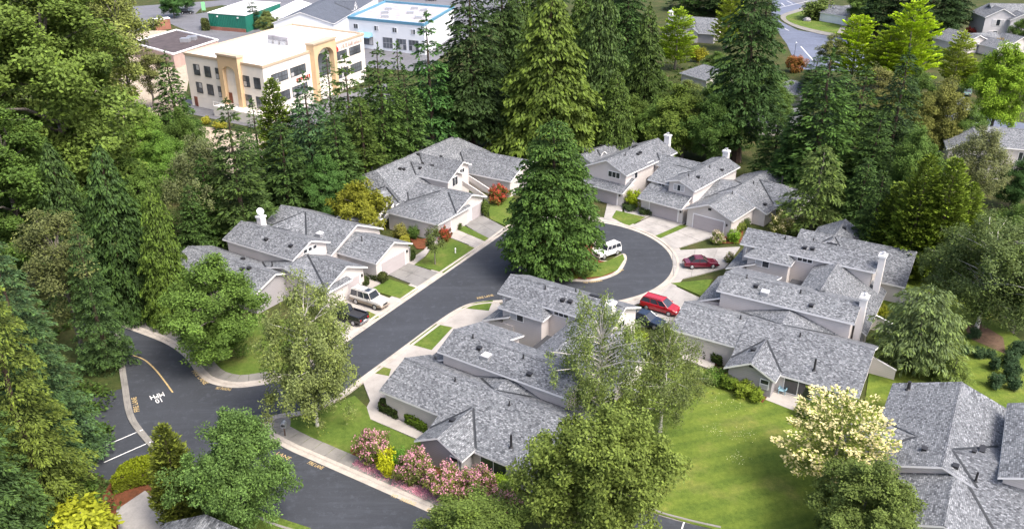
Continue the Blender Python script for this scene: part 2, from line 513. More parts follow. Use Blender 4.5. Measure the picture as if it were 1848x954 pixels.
lettering('PARKING', (1065, 510.8), (1087, 507.5), 'line_yellow', 0.5)
lettering('FIRE LANE', (1112, 496), (1126, 487), 'line_yellow', 0.5)
lettering('NO PARKING', (388, 702), (415, 705), 'line_yellow', 0.5)
lettering('FIRE LANE', (345, 670), (368, 694), 'line_yellow', 0.5)
lettering('FIRE LANE', (252, 742), (246, 716), 'line_yellow', 0.5)
lettering('FIRE', (374 + 100, 762), (466, 776), 'line_yellow', 0.45)
lettering('LANE', (497, 819), (520, 830), 'line_yellow', 0.45)
lettering('10', (292.5, 717), (281.5, 720.5), 'line_white', 0.85)
lettering('MPH', (295, 707), (270.5, 714.5), 'line_white', 0.85)
for p, q in (((827, 453), (842, 443)), ((858, 431), (870, 423))):
    lettering('FIRE LANE', p, q, 'line_yellow', 0.4)

# left parking bay
sheet('parking_bay', W((226, 700), (238, 748), (260, 783), (293, 818), (200, 868), (120, 830), (130, 720)), 0.012, 'asphalt')
sheet('parking_bay', W((1175, 926), (1200, 934), (1295, 955), (1340, 975), (1180, 1000), (1080, 960), (1090, 925)), 0.012, 'asphalt')
strip('kerb', W((1165, 921), (1200, 933), (1250, 946), (1300, 957)), [(o * 0.45, z) for o, z in KP], 'walk')
line(W((1235, 940), (1228, 962)), 0.12, 'line_white')

# sidewalk along the lower road: single slabs
def slabs(name, p, o0, o1, step, z, mat, gap=0.025, skip=()):
    root = tag(empty(name), kind='structure')
    L = [0.0]
    for a, b in zip(p[:-1], p[1:]): L.append(L[-1] + (Vector(b) - Vector(a)).length)
    def at(s, o):
        i = max(k for k in range(len(L)) if L[k] <= s + 1e-6)
        i = min(i, len(p) - 2)
        a, b = Vector(p[i]), Vector(p[i + 1])
        t = (b - a).normalized()
        q = a + t * (s - L[i])
        return (q.x - t.y * o, q.y + t.x * o)
    s = 0.0; k = 0
    while s + step <= L[-1]:
        if k not in skip:
            mb = MB()
            a0, a1 = s + gap, s + step - gap
            dz = random.uniform(-0.006, 0.006)
            mb.prism([at(a0, o0), at(a1, o0), at(a1, o1), at(a0, o1)], -0.02, z + dz)
            mb.build('slab', M[mat], root)
        s += step; k += 1
    return root
i0 = min(range(len(K2)), key=lambda i: (Vector(K2[i]) - Vector(W((555, 738))[0])).length)
slabs('sidewalk', K2[i0 + 3:], 0.86, 2.35, 1.55, 0.155, 'walk')
i1 = min(range(len(K1)), key=lambda i: (Vector(K1[i]) - Vector(W((520, 683))[0])).length)
slabs('sidewalk', K1[4:i1], 0.86, 2.2, 1.55, 0.155, 'walk')

def panel_drive(name, quad, nu, nv, mat, z=0.125, gap=0.03):
    """a driveway of concrete panels: quad in photo points a-b along the garage, c-d along the street"""
    root = tag(empty(name), kind='structure')
    a, b, c, d = [Vector(q) for q in W(*quad)]
    f = lambda s, t: (a.lerp(b, s)).lerp(d.lerp(c, s), t)
    for i in range(nu):
        for j in range(nv):
            q = [f(i / nu, j / nv), f((i + 1) / nu, j / nv), f((i + 1) / nu, (j + 1) / nv), f(i / nu, (j + 1) / nv)]
            m = sum(q, Vector((0, 0))) / 4
            q = [p + (m - p).normalized() * gap for p in q]
            mb = MB(); mb.prism([tuple(p) for p in q], -0.02, z + random.uniform(-0.004, 0.004))
            mb.build('slab', M[mat], root)
    return root
panel_drive('driveway', ((695, 494), (729, 473), (793, 494), (757, 519)), 2, 2, 'drive_dark')
panel_drive('driveway', ((612, 548), (648, 518), (722, 546), (688, 571)), 2, 2, 'concrete')
panel_drive('driveway', ((590, 572), (616, 552), (680, 577), (634, 611)), 2, 2, 'concrete')
panel_drive('driveway', ((834, 404), (864, 386), (916, 414), (883, 434)), 2, 2, 'drive_dark')
panel_drive('driveway', ((797, 424), (819, 411), (878, 436), (861, 448)), 2, 2, 'concrete')
panel_drive('driveway', ((1180, 389), (1240, 402), (1186, 426), (1139, 409)), 2, 2, 'drive')
panel_drive('driveway', ((1243, 405), (1311, 421), (1212, 452), (1187, 428)), 2, 2, 'drive')
panel_drive('driveway', ((1096, 366), (1124, 372), (1122, 398), (1088, 402)), 1, 2, 'drive')
panel_drive('driveway', ((1336, 446), (1308, 485), (1216, 508), (1213, 453)), 2, 3, 'drive')
panel_drive('driveway', ((1262, 538), (1218, 590), (1136, 590), (1212, 514)), 2, 3, 'drive')
near = lambda K, p: min(range(len(K)), key=lambda i: (Vector(K[i]) - Vector(W(p)[0])).length)
ea, eb = near(K2, (905, 541)), near(K2, (640, 690))
sheet('paving', offset(K2, 0.8)[ea:eb + 1] + W((668, 724), (662, 736), (668, 757), (757, 795), (768, 781), (694, 746), (700, 690), (735, 660), (800, 640), (860, 600), (930, 575)), 0.125, 'concrete', 0.14)
ea, eb = near(K1, (606, 630)), near(K1, (885, 438))
strip('paving', K1[ea:eb + 1], [(0.84, 0.10), (2.2, 0.10)], 'concrete')
ea = near(K1, (885, 438)) + 6
strip('paving', K1[ea:], [(0.84, 0.10), (1.9, 0.10)], 'concrete')
for i, q in enumerate((((739, 622), (787, 586), (817, 592), (779, 633)), ((832, 557), (860, 547), (890, 543), (882, 562)), ((672, 674), (686, 662), (706, 667), (702, 680)))):
    sheet('grass_verge', W(*q), 0.14, 'grass')
sheet('path', W((733, 474), (765, 452), (780, 434), (790, 428), (802, 434), (780, 446), (768, 462), (745, 481)), 0.12, 'concrete', 0.13)
sheet('path', W((1222, 634), (1240, 630), (1292, 655), (1284, 668), (1228, 647)), 0.12, 'concrete', 0.13)
sheet('path', W((645, 517), (660, 505), (690, 499), (700, 505), (665, 524)), 0.115, 'concrete', 0.12)
sheet('path', W((1125, 372), (1160, 350), (1172, 356), (1180, 388), (1150, 400), (1128, 388)), 0.11, 'drive', 0.12)
for q in (((668, 524), (703, 505), (755, 522), (727, 541)), ((748, 479), (768, 464), (784, 446), (811, 430), (860, 450), (800, 493)), ((826, 416), (836, 408), (884, 432), (876, 437)),
          ((648, 567), (664, 562), (684, 572), (668, 581)), ((1104, 394), (1112, 381), (1165, 393), (1134, 409)), ((1182, 427), (1228, 407), (1242, 409), (1192, 431)), ((1211, 512), (1286, 505), (1268, 536)),
          ((880, 372), (925, 355), (945, 380), (920, 412), (884, 396))):
    sheet('grass_verge', W(*q), 0.135, 'grass', 0.15)
sheet('lawn', W((1100, 610), (1235, 655), (1330, 690), (1560, 730), (1585, 560), (1640, 450), (1700, 480), (1780, 560), (1870, 640), (1950, 1000), (1320, 962), (1250, 946), (1165, 921), (1040, 900), (950, 850)), 0.10, 'lawn', 0.12)
sheet('corner_lawn', W((500, 772), (515, 758), (560, 748), (640, 715), (662, 736), (669, 758), (757, 797), (860, 850), (880, 960), (835, 935), (640, 840), (560, 806)), 0.13, 'grass', 0.14)
sheet('verge_lawn', W((330, 628), (352, 652), (378, 678), (420, 685), (465, 680), (520, 667), (560, 643), (606, 610), (570, 570), (400, 590), (330, 590)), 0.13, 'grass', 0.14)
sheet('verge_lawn', W((430, 905), (490, 930), (560, 953), (600, 990), (380, 990), (380, 910)), 0.09, 'grass', 0.1)
sheet('planting_bed', W((632, 812), (680, 800), (750, 830), (870, 880), (930, 900), (940, 960), (880, 958), (800, 912), (690, 868), (640, 842)), 0.145, 'mulch')
sheet('planting_bed', W((1275, 670), (1300, 668), (1385, 716), (1376, 728), (1310, 700)), 0.115, 'mulch')
sheet('planting_bed', W((735, 425), (760, 432), (790, 428), (775, 450), (752, 450)), 0.10, 'mulch')
sheet('planting_bed', W((1310, 405), (1345, 395), (1338, 440), (1284, 440)), 0.10, 'mulch')
sheet('planting_bed', W((1225, 625), (1300, 652), (1292, 660), (1222, 634)), 0.11, 'mulch')
sheet('planting_bed', W((200, 870), (215, 890), (262, 870), (330, 930), (330, 960), (200, 960), (180, 900)), 0.03, 'mulch')
sheet('footpath', W((210, 920), (262, 885), (312, 932), (320, 965), (215, 965)), 0.05, 'drive')
sheet('patio', W((1381, 722), (1397, 700), (1445, 716), (1432, 742)), 0.13, 'concrete', 0.14)
sheet('bare_soil', W((1740, 590), (1770, 585), (1810, 610), (1815, 640), (1780, 625), (1750, 612)), 0.108, 'soil')
# far places: office forecourt, commercial lots, the street at the top right
sheet('gravel_slope', W((345, 225), (480, 245), (480, 330), (420, 330), (350, 260)), 0.02, 'gravel')
sheet('forecourt', W((150, 60), (300, 55), (345, 120), (332, 190), (345, 212), (180, 215), (120, 150)), 0.024, 'gravel')
sheet('forecourt', W((330, 178), (480, 200), (700, 150), (720, 190), (500, 240), (340, 205)), 0.03, 'asphalt_old')
sheet('parking_lot', W((240, 12), (700, -20), (1000, -20), (880, 40), (760, 130), (640, 120), (380, 75), (300, 40), (230, 60)), 0.02, 'asphalt_old')
sheet('far_street', W((1395, -10), (1460, 15), (1400, 30), (1410, 40), (1440, 55), (1500, 65), (1560, 80), (1560, 130), (1440, 125), (1420, 80), (1390, 40)), 0.03, 'asphalt_blue')
sheet('far_street', W((1690, 200), (1740, 175), (1760, 205), (1860, 225), (1860, 250), (1780, 245), (1700, 235)), 0.03, 'asphalt_blue')
sheet('far_street', W((1390, -30), (1540, -30), (1460, 14), (1395, 22)), 0.026, 'asphalt_old')
sheet('traffic_island', smooth(W((1408, 31), (1425, 22), (1470, 12), (1530, 20), (1520, 62), (1500, 66), (1450, 55), (1420, 43)), 4, True), 0.16, 'walk', 0.16)
sheet('island_grass', smooth(W((1418, 32), (1430, 26), (1470, 17), (1520, 25), (1512, 58), (1498, 60), (1452, 50), (1426, 41)), 4, True), 0.18, 'grass')
for a, b in (((1445, 84), (1468, 110)), ((1404, 48), (1411, 51)), ((1416, 52), (1424, 56)), ((1400, 16), (1460, 2)), ((1410, 6), (1416, 11)), ((1420, 2), (1430, 7))):
    line(W(a, b), 0.3, 'line_white', z=0.045)
# ---------------------------------------------------------------- houses
class House:
    """a building in its own axes: u runs away from its street, v to the left when facing it"""
    def __init__(s, name, origin, az, label, cat='house', group=None, z0=0.0, shingle='shingle', wall='siding', mirror=False):
        s.e = empty(name, (origin[0], origin[1], z0), R(az))
        tag(s.e, label, cat, group)
        s.planes = []
        s.sh, s.wl = shingle, wall
        s.k = -1 if mirror else 1
        s.dv = 0.0
    def mv(s, v): return v + s.dv if v > 7.0 else v
    def P(s, u, v, z): return (u, s.mv(v) * s.k, z)
    def roof_plane(s, mb, poly, t=0.2):
        p = [Vector(s.P(*q)) for q in poly]
        n = (p[1] - p[0]).cross(p[2] - p[0]).normalized()
        if n.z < 0: n = -n
        s.cur.append((p, n))
        mb.slab(p, t)
    def wing(s, axis, a0, a1, c0, c1, ze, zr, cr=None, ze1=None, hip0=0.0, hip1=0.0, wall=True, oh=0.42, z0=0.0, wmat=None, end_wmat=None, cap=True):
        """a gabled or hipped wing: ridge along the axis from a0 to a1, eaves at c0 (height ze) and c1 (height ze1)"""
        cr = (c0 + c1) / 2 if cr is None else cr
        ze1 = ze if ze1 is None else ze1
        T = (lambda a, c, z: (a, c, z)) if axis == 'u' else (lambda a, c, z: (c, a, z))
        s.cur = []
        mb = MB()
        s.roof_plane(mb, [T(a0, c0, ze), T(a1, c0, ze), T(a1 - hip1, cr, zr), T(a0 + hip0, cr, zr)])
        s.roof_plane(mb, [T(a0, c1, ze1), T(a1, c1, ze1), T(a1 - hip1, cr, zr), T(a0 + hip0, cr, zr)])
        if hip0: s.roof_plane(mb, [T(a0, c0, ze), T(a0 + hip0, cr, zr), T(a0, c1, ze1)])
        if hip1: s.roof_plane(mb, [T(a1, c0, ze), T(a1 - hip1, cr, zr), T(a1, c1, ze1)])
        rf = mb.build('roof', [M[s.sh], M['white']], s.e)
        if cap:
            rm = MB()
            for d in (-1, 1):
                cs = cr + d * 0.16; zs = zr - 0.16 * abs((zr - (ze if d < 0 else ze1)) / (cr - (c0 if d < 0 else c1)))
                q = [Vector(s.P(*T(a0 + hip0, cr, zr + 0.035))), Vector(s.P(*T(a1 - hip1, cr, zr + 0.035))), Vector(s.P(*T(a1 - hip1, cs, zs + 0.03))), Vector(s.P(*T(a0 + hip0, cs, zs + 0.03)))]
                rm.slab(q, 0.06)
            rm.build('ridge_cap', [M[s.sh], M[s.sh]], rf)
        s.planes.append(s.cur)
        if wall:
            wm = MB()
            f0 = ze + (zr - ze) * oh / abs(cr - c0) - 0.16
            f1 = ze1 + (zr - ze1) * oh / abs(c1 - cr) - 0.16
            sg = 1 if c1 > c0 else -1
            A0, A1, C0, C1 = a0 + oh, a1 - oh, c0 + oh * sg, c1 - oh * sg
            prof = [(C0, z0), (C1, z0), (C1, f1)] + ([(cr, zr - 0.16)] if not (hip0 or hip1) else []) + [(C0, f0)]
            ra = [Vector(s.P(*T(A0, c, z))) for c, z in prof]; rb = [Vector(s.P(*T(A1, c, z))) for c, z in prof]
            wm.face(ra); wm.face(rb[::-1])
            for i in range(len(prof)):
                j = (i + 1) % len(prof)
                wm.face([ra[i], rb[i], rb[j], ra[j]])
            wm.build('wall', M[wmat or s.wl], s.e)
        return rf
    def shed(s, poly, t=0.2, name='roof'):
        s.cur = []
        mb = MB(); s.roof_plane(mb, poly, t)
        o = mb.build(name, [M[s.sh], M['white']], s.e)
        s.planes.append(s.cur)
        return o
    def wallbox(s, u0, u1, v0, v1, z0, z1, mat=None):
        mb = MB()
        mb.prism([s.P(u0, v0, 0)[:2], s.P(u1, v0, 0)[:2], s.P(u1, v1, 0)[:2], s.P(u0, v1, 0)[:2]], z0, z1)
        return mb.build('wall', M[mat or s.wl], s.e)
    def frame(s, face, a, c, z):
        """local matrix pieces for a panel on a wall face: a = position along the wall, c = wall plane"""
        k = s.k
        if face in ('-u', '+u'): a = s.mv(a)
        else: c = s.mv(c)
        if face == '-u': return Vector((c, a * k, z)), Vector((0, -1, 0)), Vector((-1, 0, 0))
        if face == '+u': return Vector((c, a * k, z)), Vector((0, 1, 0)), Vector((1, 0, 0))
        n = (-1 if face == '-v' else 1) * k
        return Vector((a, c * k, z)), Vector((-n, 0, 0)), Vector((0, n, 0))
    def panel(s, name, mat, face, a, c, z, w, h, d, parent=None, off=0.0):
        """upright box: centre-bottom at (a, z) on the wall plane c"""
        o, x, n = s.frame(face, a, c, z)
        up = Vector((0, 0, 1))
        mb = MB()
        q = [o + x * (sx * w / 2) + n * (off + dn * d) + up * (uz * h) for dn in (0, 1) for sx, uz in ((-1, 0), (1, 0), (1, 1), (-1, 1))]
        for f in ((0, 1, 2, 3), (4, 5, 6, 7), (0, 1, 5, 4), (1, 2, 6, 5), (2, 3, 7, 6), (3, 0, 4, 7)):
            mb.face([q[i] for i in f])
        return mb.build(name, M[mat], parent or s.e)
    def window(s, face, a, c, z, w, h, n=2, pane='glass', rows=1, name='window'):
        wd = s.panel(name, 'white', face, a, c, z, w, h, 0.07)
        t = 0.09
        pw = (w - t * (n + 1)) / n; ph = (h - t * (rows + 1)) / rows
        for i in range(n):
            for j in range(rows):
                s.panel('pane', pane if (i + j) % 2 == 0 else 'glass', face, a - w / 2 + t + pw / 2 + i * (pw + t), c, z + t + j * (ph + t), pw, ph, 0.02, wd, 0.065)
        return wd
    def garage(s, face, a, c, w=4.9, h=2.15, light=True):
        tr = s.panel('door_surround', 'white', face, a, c, 0.12, w + 0.3, h + 0.14, 0.05)
        d = s.panel('garage_door', 'garage', face, a, c, 0.12, w, h, 0.045, off=0.03)
        for i in range(4):
            s.panel('panel', 'garage', face, a, c, 0.17 + i * h / 4, w - 0.14, h / 4 - 0.09, 0.03, d, 0.06)
        if light:
            s.panel('wall_lamp', 'vent', face, a - (w / 2 + 0.5) * 1, c, 1.75, 0.2, 0.35, 0.14)
        return d
    def zat(s, u, v, raw=False):
        best = None
        p0 = Vector((u, (v if raw else s.mv(v)) * s.k))
        for w in s.planes:
            for p, n in w:
                ins = True; sg = 0
                for i in range(len(p)):
                    a, b = p[i].xy, p[(i + 1) % len(p)].xy
                    cr = (b - a).cross(p0 - a) if hasattr((b - a), 'cross') else (b.x - a.x) * (p0.y - a.y) - (b.y - a.y) * (p0.x - a.x)
                    if abs(cr) < 1e-9: continue
                    if sg == 0: sg = 1 if cr > 0 else -1
                    elif (cr > 0) != (sg > 0): ins = False; break
                if ins:
                    z = p[0].z - (n.x * (p0.x - p[0].x) + n.y * (p0.y - p[0].y)) / n.z
                    best = z if best is None else max(best, z)
        return best
    def valleys(s, w=0.24):
        def inside(p, q):
            sg = 0
            for i in range(len(p)):
                a, b = p[i], p[(i + 1) % len(p)]
                cr = (b.x - a.x) * (q.y - a.y) - (b.y - a.y) * (q.x - a.x)
                if abs(cr) < 1e-7: continue
                if sg == 0: sg = 1 if cr > 0 else -1
                elif (cr > 0) != (sg > 0): return False
            return True
        for i in range(len(s.planes)):
            for j in range(i + 1, len(s.planes)):
                for p1, n1 in s.planes[i]:
                    for p2, n2 in s.planes[j]:
                        # z = c - gx*x - gy*y
                        g1 = Vector((n1.x / n1.z, n1.y / n1.z)); c1 = p1[0].z + g1.dot(p1[0].xy)
                        g2 = Vector((n2.x / n2.z, n2.y / n2.z)); c2 = p2[0].z + g2.dot(p2[0].xy)
                        dg = g1 - g2
                        if dg.length < 0.15: continue
                        base = dg * ((c1 - c2) / dg.length_squared)
                        t = Vector((-dg.y, dg.x)).normalized()
                        cen = (p1[0].xy + p1[2].xy) / 2
                        s0 = (cen - base).dot(t)
                        run = []
                        runs = []
                        for k in range(-120, 121):
                            q = base + t * (s0 + k * 0.15)
                            ok = inside(p1, q) and inside(p2, q)
                            if ok:
                                z = c1 - g1.dot(q)
                                zz = s.zat(q.x, q.y * s.k, True)
                                ok = zz is None or z > zz - 0.03
                            if ok: run.append((q, z))
                            elif run:
                                runs.append(run); run = []
                        if run: runs.append(run)
                        for r in runs:
                            if len(r) < 7: continue
                            a, b = r[0], r[-1]
                            sd = dg.normalized() * w / 2
                            mb = MB()
                            def pt(e, sgn):
                                q = e[0] + sd * sgn
                                return (q.x, q.y, max(c1 - g1.dot(q), c2 - g2.dot(q)) + 0.03)
                            up = lambda e: (e[0].x, e[0].y, e[1] + 0.035)
                            mb.face([pt(a, -1), pt(b, -1), up(b), up(a)]); mb.face([up(a), up(b), pt(b, 1), pt(a, 1)])
                            mb.build('valley_flashing', M['flash'], s.e)
    def pipe(s, u, v, h=0.7, r=0.09, name='vent_pipe', mat='vent'):
        z = s.zat(u, v) or 2.5
        mb = MB(); x, y, _ = s.P(u, v, 0)
        mb.tube([(x, y, z - 0.2), (x, y, z + h)], r, 8, cap=True)
        mb.tube([(x, y, z - 0.02), (x, y, z + 0.12)], [r * 2.0, r * 1.1], 8)
        return mb.build(name, M[mat], s.e)
    def boxvent(s, u, v, w=0.45, d=0.4, h=0.22, name='roof_vent', mat='vent'):
        z = s.zat(u, v) or 2.5
        x, y, _ = s.P(u, v, 0)
        mb = MB(); mb.box(x - w / 2, x + w / 2, y - d / 2, y + d / 2, z - 0.15, z + h)
        mb.box(x - w / 2 - 0.05, x + w / 2 + 0.05, y - d / 2 - 0.05, y + d / 2 + 0.05, z + h, z + h + 0.03)
        return mb.build(name, M[mat], s.e)
    def skylight(s, u, v, w=0.9, d=0.9):
        z = s.zat(u, v) or 2.5
        x, y, _ = s.P(u, v, 0)
        mb = MB(); mb.box(x - w / 2, x + w / 2, y - d / 2, y + d / 2, z - 0.3, z + 0.2)
        o = mb.build('skylight', M['metal'], s.e)
        g = MB(); g.prism([(x - w / 2 + 0.06, y - d / 2 + 0.06), (x + w / 2 - 0.06, y - d / 2 + 0.06), (x + w / 2 - 0.06, y + d / 2 - 0.06), (x - w / 2 + 0.06, y + d / 2 - 0.06)], z + 0.19, z + 0.26)
        g.build('dome', M['white'], o)
    def chimney(s, u, v, zt, w=0.7, d=0.95, z0=0.0):
        x, y, _ = s.P(u, v, 0)
        mb = MB(); mb.box(x - w / 2, x + w / 2, y - d / 2, y + d / 2, z0, zt)
        o = mb.build('chimney', M['chimney'], s.e)
        c = MB(); c.box(x - w / 2 - 0.1, x + w / 2 + 0.1, y - d / 2 - 0.1, y + d / 2 + 0.1, zt - 0.25, zt + 0.02)
        c.build('chimney_cap', M['white'], o)
        f = MB(); f.tube([(x, y, zt), (x, y, zt + 0.35)], 0.16, 8, cap=True); f.tube([(x, y, zt + 0.36), (x, y, zt + 0.46)], [0.28, 0.05], 8, cap=True)
        f.build('flue', M['metal'], o)
        return o
    def fin(s, u0, u1, v, h0, h1, t=0.14, name='privacy_wall'):
        mb = MB()
        a = [s.P(u0, v, 0), s.P(u1, v, 0)]
        x0, x1, y = u0, u1, s.mv(v) * s.k
        for yy in (y - t / 2, y + t / 2):
            mb.face([(x0, yy, 0), (x1, yy, 0), (x1, yy, h1), (x0, yy, h0)])
        mb.face([(x0, y - t / 2, h0), (x1, y - t / 2, h1), (x1, y + t / 2, h1), (x0, y + t / 2, h0)])
        mb.face([(x1, y - t / 2, 0), (x1, y + t / 2, 0), (x1, y + t / 2, h1), (x1, y - t / 2, h1)])
        w = mb.build(name, M['siding'], s.e)
        c = MB()
        for (p, q, e) in ((x0, x1, 0),):
            c.slab([(p, y - t / 2 - 0.05, h0 + 0.06), (q + 0.05, y - t / 2 - 0.05, h1 + 0.06), (q + 0.05, y + t / 2 + 0.05, h1 + 0.06), (p, y + t / 2 + 0.05, h0 + 0.06)], 0.07, 0, 0)
        c.build('coping', M['white'], w)

def triplex(name, origin, az, label, variant='D', shift=(0, 0)):
    """two two-storey units and a one-storey unit under connected roofs"""
    h = House(name, origin, az, label)
    h.dv = -1.5 if variant == 'E' else 0.0
    # one-storey unit
    vf = -h.dv
    h.wing('u', 0.0, 8.6, -0.6, 7.4 + vf, 2.9, 4.55, 3.4)
    h.wing('u', 7.4, 20.4, -2.5, 7.7 + vf, 2.25, 4.68, 3.4, ze1=2.85)
    if variant == 'C':
        h.wing('v', -5.2, 3.6, 11.2, 19.6, 2.55, 4.4, 15.4, hip0=3.6)
        h.window('-u', -2.6, 11.6, 0.85, 2.9, 1.5, 3)
        h.window('-u', -0.2, 11.6, 0.85, 0.8, 1.5, 1)
    else:
        h.wing('v', -4.3, 1.2, 7.4, 12.75, 2.35, 3.75, 10.05, wmat='grey_siding')
        h.window('-v', 11.6, -3.88, 0.95, 0.95, 1.15, 1, 'blind', 2)
        h.panel('gable_vent', 'vent', '-v', 10.05, -3.88, 3.0, 0.45, 0.3, 0.04)
        sl = h.window('-v', 14.55, -2.08, 0.15, 2.9, 2.0, 2, name='sliding_door')
        h.window('-v', 17.6, -2.08, 0.9, 1.2, 1.1, 2)
        h.window('-v', 19.2, -2.08, 0.9, 0.9, 1.1, 1)
    h.garage('-u', 3.4, 0.42)
    h.panel('gable_vent', 'vent', '-u', 3.4, 0.42, 3.45, 0.5, 0.35, 0.04)
    h.wing('v', 3.5, 8.6 + vf, 4.8, 16.8, 2.85, 4.66, 10.8, wall=False, cap=False)
    # middle unit: lower front roof over the garage, upper storey set back
    h.wallbox(0.75, 3.2, 7.9, 15.2, 0, 2.9)
    h.shed([(0.0, 7.75, 2.65), (0.0, 15.55, 2.65), (3.4, 15.55, 4.1), (3.4, 7.75, 4.1)])
    h.garage('-u', 11.2, 0.75)
    h.wing('u', 2.4, 17.6, 7.1, 12.2, 5.0, 6.2, 9.9, ze1=5.55)
    if variant == 'C':
        h.wing('v', 9.9, 16.0, 3.4, 12.4, 4.65, 6.15, 7.9, z0=2.0)
        h.wallbox(3.6, 12.0, 12.0, 15.55, 0, 3.2)
    else:
        h.shed([(2.4, 12.15, 5.56), (7.8, 12.15, 5.56), (7.8, 14.9, 4.82), (2.4, 14.9, 4.82)])
        h.wallbox(2.85, 7.4, 11.0, 14.5, 0, 4.7)
    h.window('-u', 10.0, 2.82, 4.25, 1.9, 1.05, 3, 'blind')
    h.window('-u', 13.6, 3.82, 3.95, 1.3, 0.55, 2)
    # far unit
    h.wallbox(0.75, 4.0, 18.6, 26.2, 0, 2.9)
    h.shed([(0.0, 18.3, 2.65), (0.0, 26.6, 2.65), (3.6, 26.6, 4.15), (3.6, 18.3, 4.15)])
    h.garage('-u', 22.2, 0.75)
    ue = 15.6 if variant == 'E' else 17.3
    if variant == 'C':
        h.wing('u', 1.4, ue, 18.6, 26.6, 5.2, 6.95, 22.6)
    else:
        h.wing('u', 1.0, ue, 19.9, 26.6, 5.75, 6.95, 22.6, ze1=5.2)
        h.wing('v', 18.3, 22.75, 2.1, 8.0, 4.95, 6.9, 5.05, hip0=4.2, cap=False)
    h.window('-u', 21.2, 1.82, 4.15, 2.3, 1.05, 3)
    h.window('-v', 4.4, 19.02 if variant == 'C' else 18.72, 3.75, 1.8, 1.1, 2, 'blind')
    h.window('-v', 9.1, 19.02 if variant == 'C' else 20.32, 4.9, 1.9, 0.6, 3)
    # one-storey rear wing of the far unit
    if variant != 'E':
        h.wing('u', 6.0, 20.5, 24.6, 36.6, 2.6, 5.0, 30.7)
        h.wing('v', 29.0, 37.6, 7.0, 13.8, 3.1, 4.95, 10.4)
        h.window('+u', 27.2, 20.08, 0.9, 1.6, 1.2, 2)
    # link between the two-storey units, with clerestory windows over the courtyard
    h.wing('v', 10.2, 22.6, 10.3, 18.7, 4.75, 5.85, 12.9, ze1=2.45, oh=0.35)
    for i in range(4):
        h.window('-u', 14.9 + i * 1.0, 10.65, 4.12, 0.8, 0.55, 1)
    fl = MB(); fl.prism([h.P(8.2, 13.0, 0)[:2], h.P(10.7, 13.0, 0)[:2], h.P(10.7, 18.9, 0)[:2], h.P(8.2, 18.9, 0)[:2]], 2.75, 3.0)
    fl.build('porch_roof', M['shingle_dark'], h.e)
    h.wallbox(8.6, 10.6, 16.2, 16.4, 0, 2.75)
    h.chimney(17.75, 9.9, 7.15)
    if variant == 'E': h.chimney(14.4, 21.4, 7.7)
    else: h.chimney(17.65, 20.9, 7.75)
    if variant == 'E': h.window('+u', 22.6, 15.18, 3.9, 1.4, 1.3, 2)
    h.fin(20.0, 22.5, 6.4, 2.1, 1.2)
    h.fin(18.3, 20.6, 16.6, 2.0, 1.3)
    if variant != 'E': h.fin(20.1, 22.4, 24.9, 2.1, 1.3)
    h.window('+u', 14.0, 18.35, 0.2, 2.4, 1.9, 2, name='sliding_door')
    h.window('+u', 3.0, 19.98, 0.9, 1.8, 1.2, 2)
    h.valleys()
    h.skylight(7.6, 8.3) if variant != 'C' else None
    for u, v in ((15.6, -0.9),): h.pipe(u, v, 1.35, 0.11)
    for u, v in ((6.6, 3.0), (13.1, 2.6), (5.0, 9.7), (11.2, 9.4), (6.0, 22.0), (9.2, 23.2)): h.pipe(u, v, 0.45, 0.07)
    for u, v in ((9.4, -1.2), (6.4, 8.8), (8.7, 21.2), (9.6, 21.3), (12.8, 8.0)) + (() if variant == 'E' else ((13.0, 31.4), (10.9, 34.6))): h.boxvent(u, v)
    h.boxvent(11.4, 23.6, 1.2, 0.35, 0.2)
    return h
def plan_origin(p, z, az, u, v):
    q = G(*p, z).xy; a = R(az)
    return (q.x - math.cos(a) * u + math.sin(a) * v, q.y - math.sin(a) * u - math.cos(a) * v)
AZD, AZE, AZC = -31.6, -33.4, 50.0
HD = triplex('townhouse', plan_origin((1209.2, 593), 2.9, AZD, 0.0, -0.6), AZD, 'grey roofed townhouse block with two white chimneys beside the mown lawn')
HE = triplex('townhouse', plan_origin((684, 704), 2.9, AZE, 0.0, -0.6), AZE, 'pale townhouse block behind the pink rhododendrons and the birches', 'E')
HC = triplex('townhouse', plan_origin((1322.8, 399.4), 2.9, AZC, 0.0, -0.6), AZC, 'townhouse block with three garages facing the turning circle', 'C')

# the block on the left of the street
h = House('townhouse', plan_origin((679.6, 475), 2.9, 148.5, 0, 0), 148.5, 'townhouse block with a dish on its chimney above the parked off-roader')
h.wing('u', 0.0, 9.0, -7.6, 0.1, 2.9, 4.5, -3.75)
h.wing('u', 6.4, 20.6, -9.2, 1.5, 3.1, 5.55, -3.9)
h.wing('v', -4.2, 3.2, 11.2, 20.4, 3.3, 5.5, 15.8)
h.wing('v', -12.0, -4.0, 8.8, 15.2, 3.2, 4.7, 12.0, hip0=2.2)
h.wing('u', 0.3, 8.4, 1.4, 9.0, 2.9, 4.5, 5.15)
h.wing('v', 4.9, 9.5, -0.2, 13.8, 2.75, 4.5, 6.9)
h.wing('u', 6.9, 19.7, 0.9, 7.7, 4.7, 6.1, 4.25)
h.wing('u', 6.6, 22.6, 7.2, 14.6, 2.9, 4.25, 10.9, wmat='grey_siding')
h.garage('-u', -3.75, 0.42)
h.garage('-u', 5.15, 0.72)
for i in range(3): h.window('-u', 3.4 + i * 0.85, 7.32, 4.55, 0.75, 0.6, 1)
h.chimney(17.6, 2.6, 6.7, 0.8, 0.9)
h.fin(0.4, 1.2, -7.4, 2.2, 2.2)
ds = MB()
cx, cy, cz = 17.6, 2.6, 7.3
dv = Vector((-0.75, 0.35, 0.55)).normalized(); dx = dv.orthogonal().normalized(); dy = dv.cross(dx)
